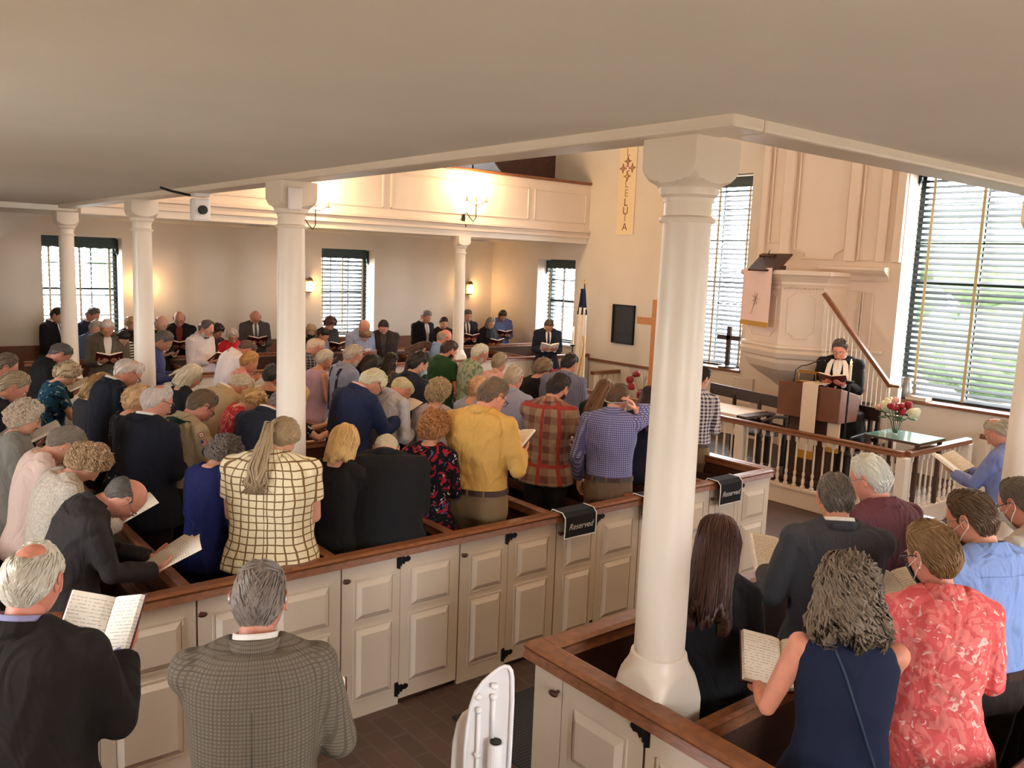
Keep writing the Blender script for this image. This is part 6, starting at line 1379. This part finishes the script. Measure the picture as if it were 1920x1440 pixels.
Pn(724, 844, 'man with a bare bowed crown and very broad black suit jacket', 'the man in the broad black jacket', rel=-4, nod=1.05, bow=.40, girth=1.5, top='suit', mat=suit((22, 21, 23)), hair='thin', ht=.008, hc=(216, 190, 160), skin=(220, 168, 140), near=1, shirt=(40, 38, 40), sc=1.08, zf=.14)
Pn(814, 804, 'woman with auburn curls and black dress scattered with red and blue flowers', 'the woman in the red-flowered dress', sex='f', rel=-20, nod=.35, hair='curly', ht=.036, hc=(156, 104, 60), top='blouse', sleeve='elbow', mat=floral('red_blooms', (16, 16, 22), [((150, 26, 40), .57), ((70, 90, 140), .66), ((206, 196, 190), .69)], 15), near=1, sc=.95)
Pn(922, 744, 'man in bright yellow shirt and brown belt reading an open hymnal', 'the man in the yellow shirt', rel=-24, yaw=-.45, nod=.6, hair='short', ht=.014, hc=(112, 94, 76), skin=(212, 146, 120), mat=shirt_((204, 162, 88), .7), tuck=1, pants=(128, 108, 80), girth=1.12, near=1, bk='red', glasses='horn', sc=1.02, btilt=.6, bz=.06, by=-.10, by_rot=-.3)
Pn(696, 720, 'white-haired man in navy blazer and black glasses bending over his book', 'the man in the navy blazer', rel=-52, nod=.8, bow=.4, top='suit', mat=suit((30, 38, 66)), shirt=(224, 176, 170), hair='short', ht=.02, hc=(214, 196, 166), skin=ruddy, glasses='horn', near=1, bk='paper', bx=.16, bz=.1)
Pn(752, 732, 'balding man in pale grey shirt bowing his head very low', 'the balding man in pale grey shirt', rel=-46, nod=.95, bow=.4, mat=shirt_((176, 172, 176), .5), hair='thin', ht=.012, hc=(222, 190, 148), skin=ruddy, near=1)
Pn(608, 676, 'woman with short silver hair and lilac sleeveless top', 'the woman in lilac', sex='f', rel=-55, nod=.45, hair='short', ht=.024, hc=(196, 186, 170), skin=(206, 148, 116), top='blouse', sleeve='none', mat=shirt_((190, 158, 176), .4), yaw=-.2)
Pn(591, 652, 'balding man in dark checked shirt just behind the woman in lilac', 'the balding man behind the lilac top', rel=-70, nod=.7, hair='thin', ht=.008, hc=(210, 180, 150), skin=ruddy, mat=grid_cloth('dark_check', (50, 48, 58), (150, 146, 150), .03, .2))
Pn(662, 668, 'balding man with dark braces over a blue-grey shirt', 'the man with braces', rel=-62, nod=.5, hair='recede', ht=.014, hc=(176, 160, 140), skin=ruddy, glasses='wire', mat=shirt_((136, 138, 156), .5), extra=suspenders, girth=1.1, bk='red', beard=(190, 176, 160))
Pn(696, 686, 'woman with thick short dark hair and glasses in front of the straight-haired woman', 'the woman with thick dark hair', sex='f', rel=-45, nod=.5, hair='bob', ht=.03, hc=(48, 38, 34), top='blouse', mat=shirt_((22, 20, 22), .3), glasses='horn', yaw=-.3)
Pn(732, 680, 'woman with long straight dark brown hair and spotted blouse', 'the woman with straight dark hair', sex='f', rel=-30, nod=.4, hair='shoulder', ht=.014, hc=(44, 32, 28), top='blouse', mat=floral('spotted', (120, 104, 88), [((50, 42, 38), .5)], 50))
Pn(784, 684, 'young man with thick black hair and a pale blue surgical mask', 'the young man in the blue mask', rel=-50, nod=.45, hair='short', ht=.026, hc=(36, 30, 30), mat=shirt_((36, 38, 50), .3), mask=(170, 196, 200), yaw=-.25)
Pn(797, 655, 'person whose curved brown hair shows above the masked young man', 'the person above the masked young man', sex='f', rel=-100, nod=.8, bow=.3, hair='shoulder', ht=.02, hc=(84, 58, 44), top='blouse', mat=shirt_((60, 44, 40)))
Pn(841, 658, 'young bearded man in dark green polo shirt holding a book', 'the man in the green polo', rel=-42, yaw=-.3, nod=.6, hc=(64, 44, 34), skin=(200, 138, 110), mat=shirt_((38, 74, 40), .4), sleeve='short', beard=(50, 34, 28), bk='white', by=-.15)
Pn(833, 634, 'bald man in pale blue shirt and glasses just behind the green polo', 'the bald man behind the green polo', rel=-62, nod=.5, hair='bald', ht=.008, hc=(160, 140, 120), skin=(210, 126, 100), mat=shirt_((132, 156, 196), .4), glasses='horn')
Pn(899, 664, 'white-bearded man in a pale green Hawaiian-patterned shirt', 'the man in the leafy shirt', rel=-66, nod=.5, hair='short', ht=.008, hc=(214, 196, 174), skin=ruddy, mat=floral('leafy_shirt', (160, 164, 138), [((110, 128, 92), .55), ((170, 70, 60), .70)], 12), sleeve='short', beard=(206, 194, 180), glasses='wire', girth=1.1)
Pn(822, 738, 'woman with wavy ash blonde hair and pale grey top, seen from behind', 'the woman with wavy ash blonde hair', sex='f', rel=-22, nod=.3, hair='puff', ht=.034, hc=(178, 154, 118), top='blouse', mat=shirt_((170, 158, 160), .4), near=1)
Pn(936, 682, 'woman with short ash hair and pink top right of the leafy shirt', 'the woman in pink beyond the leafy shirt', sex='f', rel=-38, nod=.4, hair='short', ht=.022, hc=(150, 130, 102), top='blouse', mat=shirt_((220, 168, 156), .4), sc=.95)
Pn(897, 730, 'person with short fair curls mostly hidden behind the man in yellow', 'the person hidden behind the man in yellow', sex='f', rel=-40, nod=.4, hair='puff', ht=.022, hc=(206, 160, 122), top='scoop', mat=shirt_((156, 162, 186), .4))
Pn(963, 710, 'grey-haired man in pale blue-grey shirt right of the man in yellow', 'the grey-haired man in blue-grey', rel=-26, nod=.35, hair='short', ht=.010, hc=(176, 158, 136), skin=ruddy, mat=shirt_((150, 150, 170), .4), bk='white', by=-.1)
Pn(1017, 692, 'woman with full grey-brown hair and glasses in a black top', 'the woman in black with full grey-brown hair', sex='f', rel=-32, nod=.45, hair='puff', ht=.03, hc=(128, 108, 84), skin=(212, 150, 126), top='blouse', mat=shirt_((20, 18, 20), .3), glasses='horn', yaw=-.35)
Pn(1067, 684, 'young man with close dark hair and small blue-grey checked shirt', 'the young man in the small check', rel=-20, nod=.5, hair='short', ht=.010, hc=(40, 30, 28), skin=ruddy, mat=grid_cloth('tiny_check', (136, 134, 152), (98, 98, 120), .014, .4), yaw=-.3, girth=1.1)
Pn(1045, 730, 'dark-haired man in short-sleeved brown and red plaid shirt', 'the man in the brown plaid', rel=-18, nod=.6, hair='short', ht=.018, hc=(48, 34, 30), skin=(200, 138, 110), mat=grid_cloth('brown_plaid', (150, 124, 100), (108, 66, 60), .115, .5, line2=(150, 56, 48), soft=True), sleeve='short', near=1, bk='white', by=-.2, beard=(50, 34, 28), yaw=-.35, pants=(44, 40, 40))
Pn(1133, 733, 'woman with long straight brown hair and black top, left of the man touching his ear', 'the woman left of the ear-touching man', sex='f', rel=-30, nod=.5, hair='long', ht=.014, hc=(104, 72, 50), top='blouse', mat=shirt_((18, 16, 18), .3), near=0)
Pn(1158, 748, 'man in blue and white striped shirt with his hand raised to his ear', 'the man touching his ear', rel=-6, yaw=-.35, nod=.55, hair='short', ht=.008, hc=(92, 68, 48), skin=(208, 144, 120), mat=grid_cloth('fine_stripe', (152, 152, 180), (86, 84, 124), .016, .45, vert=True), tuck=1, pants=(104, 82, 62), near=1, pose='ear', extra=loosemask)
Pn(1217, 748, 'woman with very long dark hair and dark dress, cut by the nearest column', 'the long-haired woman at the nearest column', sex='f', rel=-14, nod=.4, hair='long', ht=.016, hc=(46, 34, 32), top='blouse', sleeve='short', mat=shirt_((22, 24, 40), .3), near=1)
Pn(1312, 712, 'dark-haired man in navy and white gingham shirt right of the nearest column', 'the man in gingham', rel=-12, yaw=-.5, nod=.35, hair='short', ht=.016, hc=(34, 28, 30), mat=grid_cloth('gingham', (214, 206, 206), (52, 46, 72), .034, .5, soft=True), pants=(120, 100, 76), near=1, tuck=1)
Pn(1575, 656, 'pastor in black robe and white stole reading a red hymnal behind the lectern', 'the pastor', rel=168, nod=.4, hair='short', ht=.016, hc=(92, 84, 78), skin=(214, 142, 120), top='robe', mat=cloth('black_robe', (15, 14, 16), .8, .5), shirt=(230, 224, 220), tie=None, glasses='wire', bk='red', btilt=.35, zf=.2, sc=1.0, girth=1.15, near=1, extra=stole, bz=.06, open=.2)

# --- near right corner pews
N_ = dict(zf=NF, near=1)
Pn(1345, 1022, 'woman with long chestnut hair and black dress beside the nearest column', 'the woman with long chestnut hair', sex='f', rel=-6, nod=.35, hair='long', ht=.026, hc=(62, 34, 24), top='scoop', mat=shirt_((20, 20, 24), .3), sc=.98, **N_)
Pn(1566, 936, 'grey-haired man in charcoal jacket holding a white booklet to the left', 'the man in the charcoal jacket', rel=18, nod=.35, hair='short', ht=.008, hc=(96, 86, 76), skin=(196, 136, 108), top='suit', mat=suit((60, 60, 64)), bk='white', by=.16, girth=1.08, btilt=.6, bz=.02, **N_, extra=lambda p, r, F, H: None)
Pn(1632, 900, 'elderly white-haired man in maroon shirt turned left with open mouth', 'the man in the maroon shirt', rel=46, yaw=.35, nod=.3, hair='short', ht=.020, hc=(222, 206, 188), skin=(206, 138, 116), mat=shirt_((96, 52, 58), .5), glasses='wire', girth=1.1, pose='low', sc=1.02, **N_)
Pn(1822, 976, 'man in light blue shirt with brown hair and dark mask with white ear loops', 'the masked man in light blue', rel=46, yaw=.4, nod=.35, hair='short', ht=.016, hc=(92, 70, 50), skin=(208, 144, 118), mat=shirt_((132, 156, 208), .55), mask=(48, 46, 50), glasses='wire', girth=1.12, tuck=1, pants=(46, 38, 36), bk='white', by=.12, sc=1.06, **N_)
Pn(1748, 1046, 'woman with short brown hair, face mask and coral pink batik blouse', 'the woman in the coral batik blouse', sex='f', rel=22, yaw=.5, nod=.3, hair='short', ht=.028, hc=(128, 96, 60), skin=(210, 142, 120), top='shirt', sleeve='elbow', mat=floral('coral_batik', (214, 92, 92), [((224, 122, 116), .5), ((236, 190, 178), .635)], 19), glasses='horn', mask=(54, 56, 64), girth=1.02, sc=.94, extra=batik_extra, **N_)
Pn(1590, 1112, 'woman with wavy shoulder-length grey hair and navy sleeveless top with a shoulder strap', 'the woman with wavy grey hair', sex='f', rel=12, nod=.35, hair='wavy', ht=.03, hc=(116, 100, 84), skin=(208, 138, 112), top='blouse', sleeve='none', mat=cloth('navy_knit', (26, 32, 54), .9, .15), bk='red', by=.17, girth=1.0, sc=.94, extra=strap, btilt=.5, bz=-.02, bx=.02, **N_)
Pn(1916, 946, 'man with glasses and lowered white mask at the right edge of the picture', 'the man at the right edge', rel=60, nod=.5, hair='recede', ht=.012, hc=(100, 88, 74), skin=(206, 138, 112), mat=shirt_((190, 180, 170), .4), glasses='horn', mask=(214, 208, 200), **N_)
Pn(1872, 812, 'man in blue shirt mostly hidden by the right column, booklet in front', 'the man behind the right column', rel=62, nod=.6, hair='thin', ht=.010, hc=(160, 148, 130), skin=ruddy, mat=shirt_((112, 122, 168), .5), bk='white', zf=0., near=0, glasses='wire', bx=.14, bz=.05)
# --- two men in the aisle, near left
Pn(62, 1092, 'balding white-haired man in black suit and blue collar at the lower left', 'the man in black suit at the lower left', rel=-34, yaw=.1, nod=.25, hair='thin', ht=.012, hc=(214, 196, 180), skin=(200, 128, 106), top='suit', mat=suit((30, 25, 23)), shirt=(140, 138, 176), girth=1.2, near=1, zf=0., bk='red', bz=.13, by=-.06, btilt=.9, bx=.06, sc=1.0, open=.5)
Pn(486, 1128, 'grey-haired man with hearing aids in a checked grey-brown jacket, seen from behind', 'the man in the checked jacket', rel=-4, yaw=-.12, nod=.3, hair='short', ht=.010, hc=(126, 114, 106), skin=(190, 128, 106), top='suit', mat=grid_cloth('tweed', (112, 102, 88), (92, 84, 72), .012, .35, line2=(84, 74, 66), fold=.25), girth=1.02, near=1, zf=0., extra=aids, bk='red', by=-.14, bz=-.12, sc=1.0)
for p in SPECS:
    if p['hair'] == 'woman_s': p['hair'] = 'short'
# distance from the viewpoint, where the size of a head tells it better than a usual body height
DIST = {(528, 822): 4.95, (724, 844): 5.55, (232, 934): 4.3, (645, 832): 5.35, (814, 804): 5.85, (922, 744): 5.95, (696, 720): 7.1, (376, 762): 6.1, (1575, 656): 10.4, (1345, 1022): 3.55, (1566, 936): 4.0,
        (1632, 900): 4.4, (1822, 976): 3.65, (1748, 1046): 3.2, (486, 1128): 2.8, (62, 1092): 2.8, (1045, 730): 7.0, (1158, 748): 6.7, (1590, 1112): 2.95, (163, 870): 4.9}
for p in SPECS: p['D'] = DIST.get((p['px'], p['py']), 0)
# booklets left in the rack of the pew right of the man in yellow
for px, py, c, lab in ((988, 878, (30, 28, 30), 'thin black hymnal leaning in the pew rack right of the yellow shirt'), (1004, 884, (214, 206, 196), 'white booklet leaning in the pew rack right of the yellow shirt'), (1014, 890, (150, 160, 176), 'pale blue booklet leaning in the pew rack right of the yellow shirt')):
    q = at(px, py, x=4.66); tag(MB().box(-.012, .012, -.055, .055, -.09, .09).build('booklet', M('book_%d' % px, c, .7), loc=(4.66, q.y, max(q.z, .91))), lab, 'book', 'books left in the pew rack')
items = []; spans = []
for p in SPECS:
    it = prepare(p); spans.append(len(it)); items += it
ms = fuse_all(items); k = 0
for p, n in zip(SPECS, spans): finish(p, ms[k:k+n]); k += n
#DBG
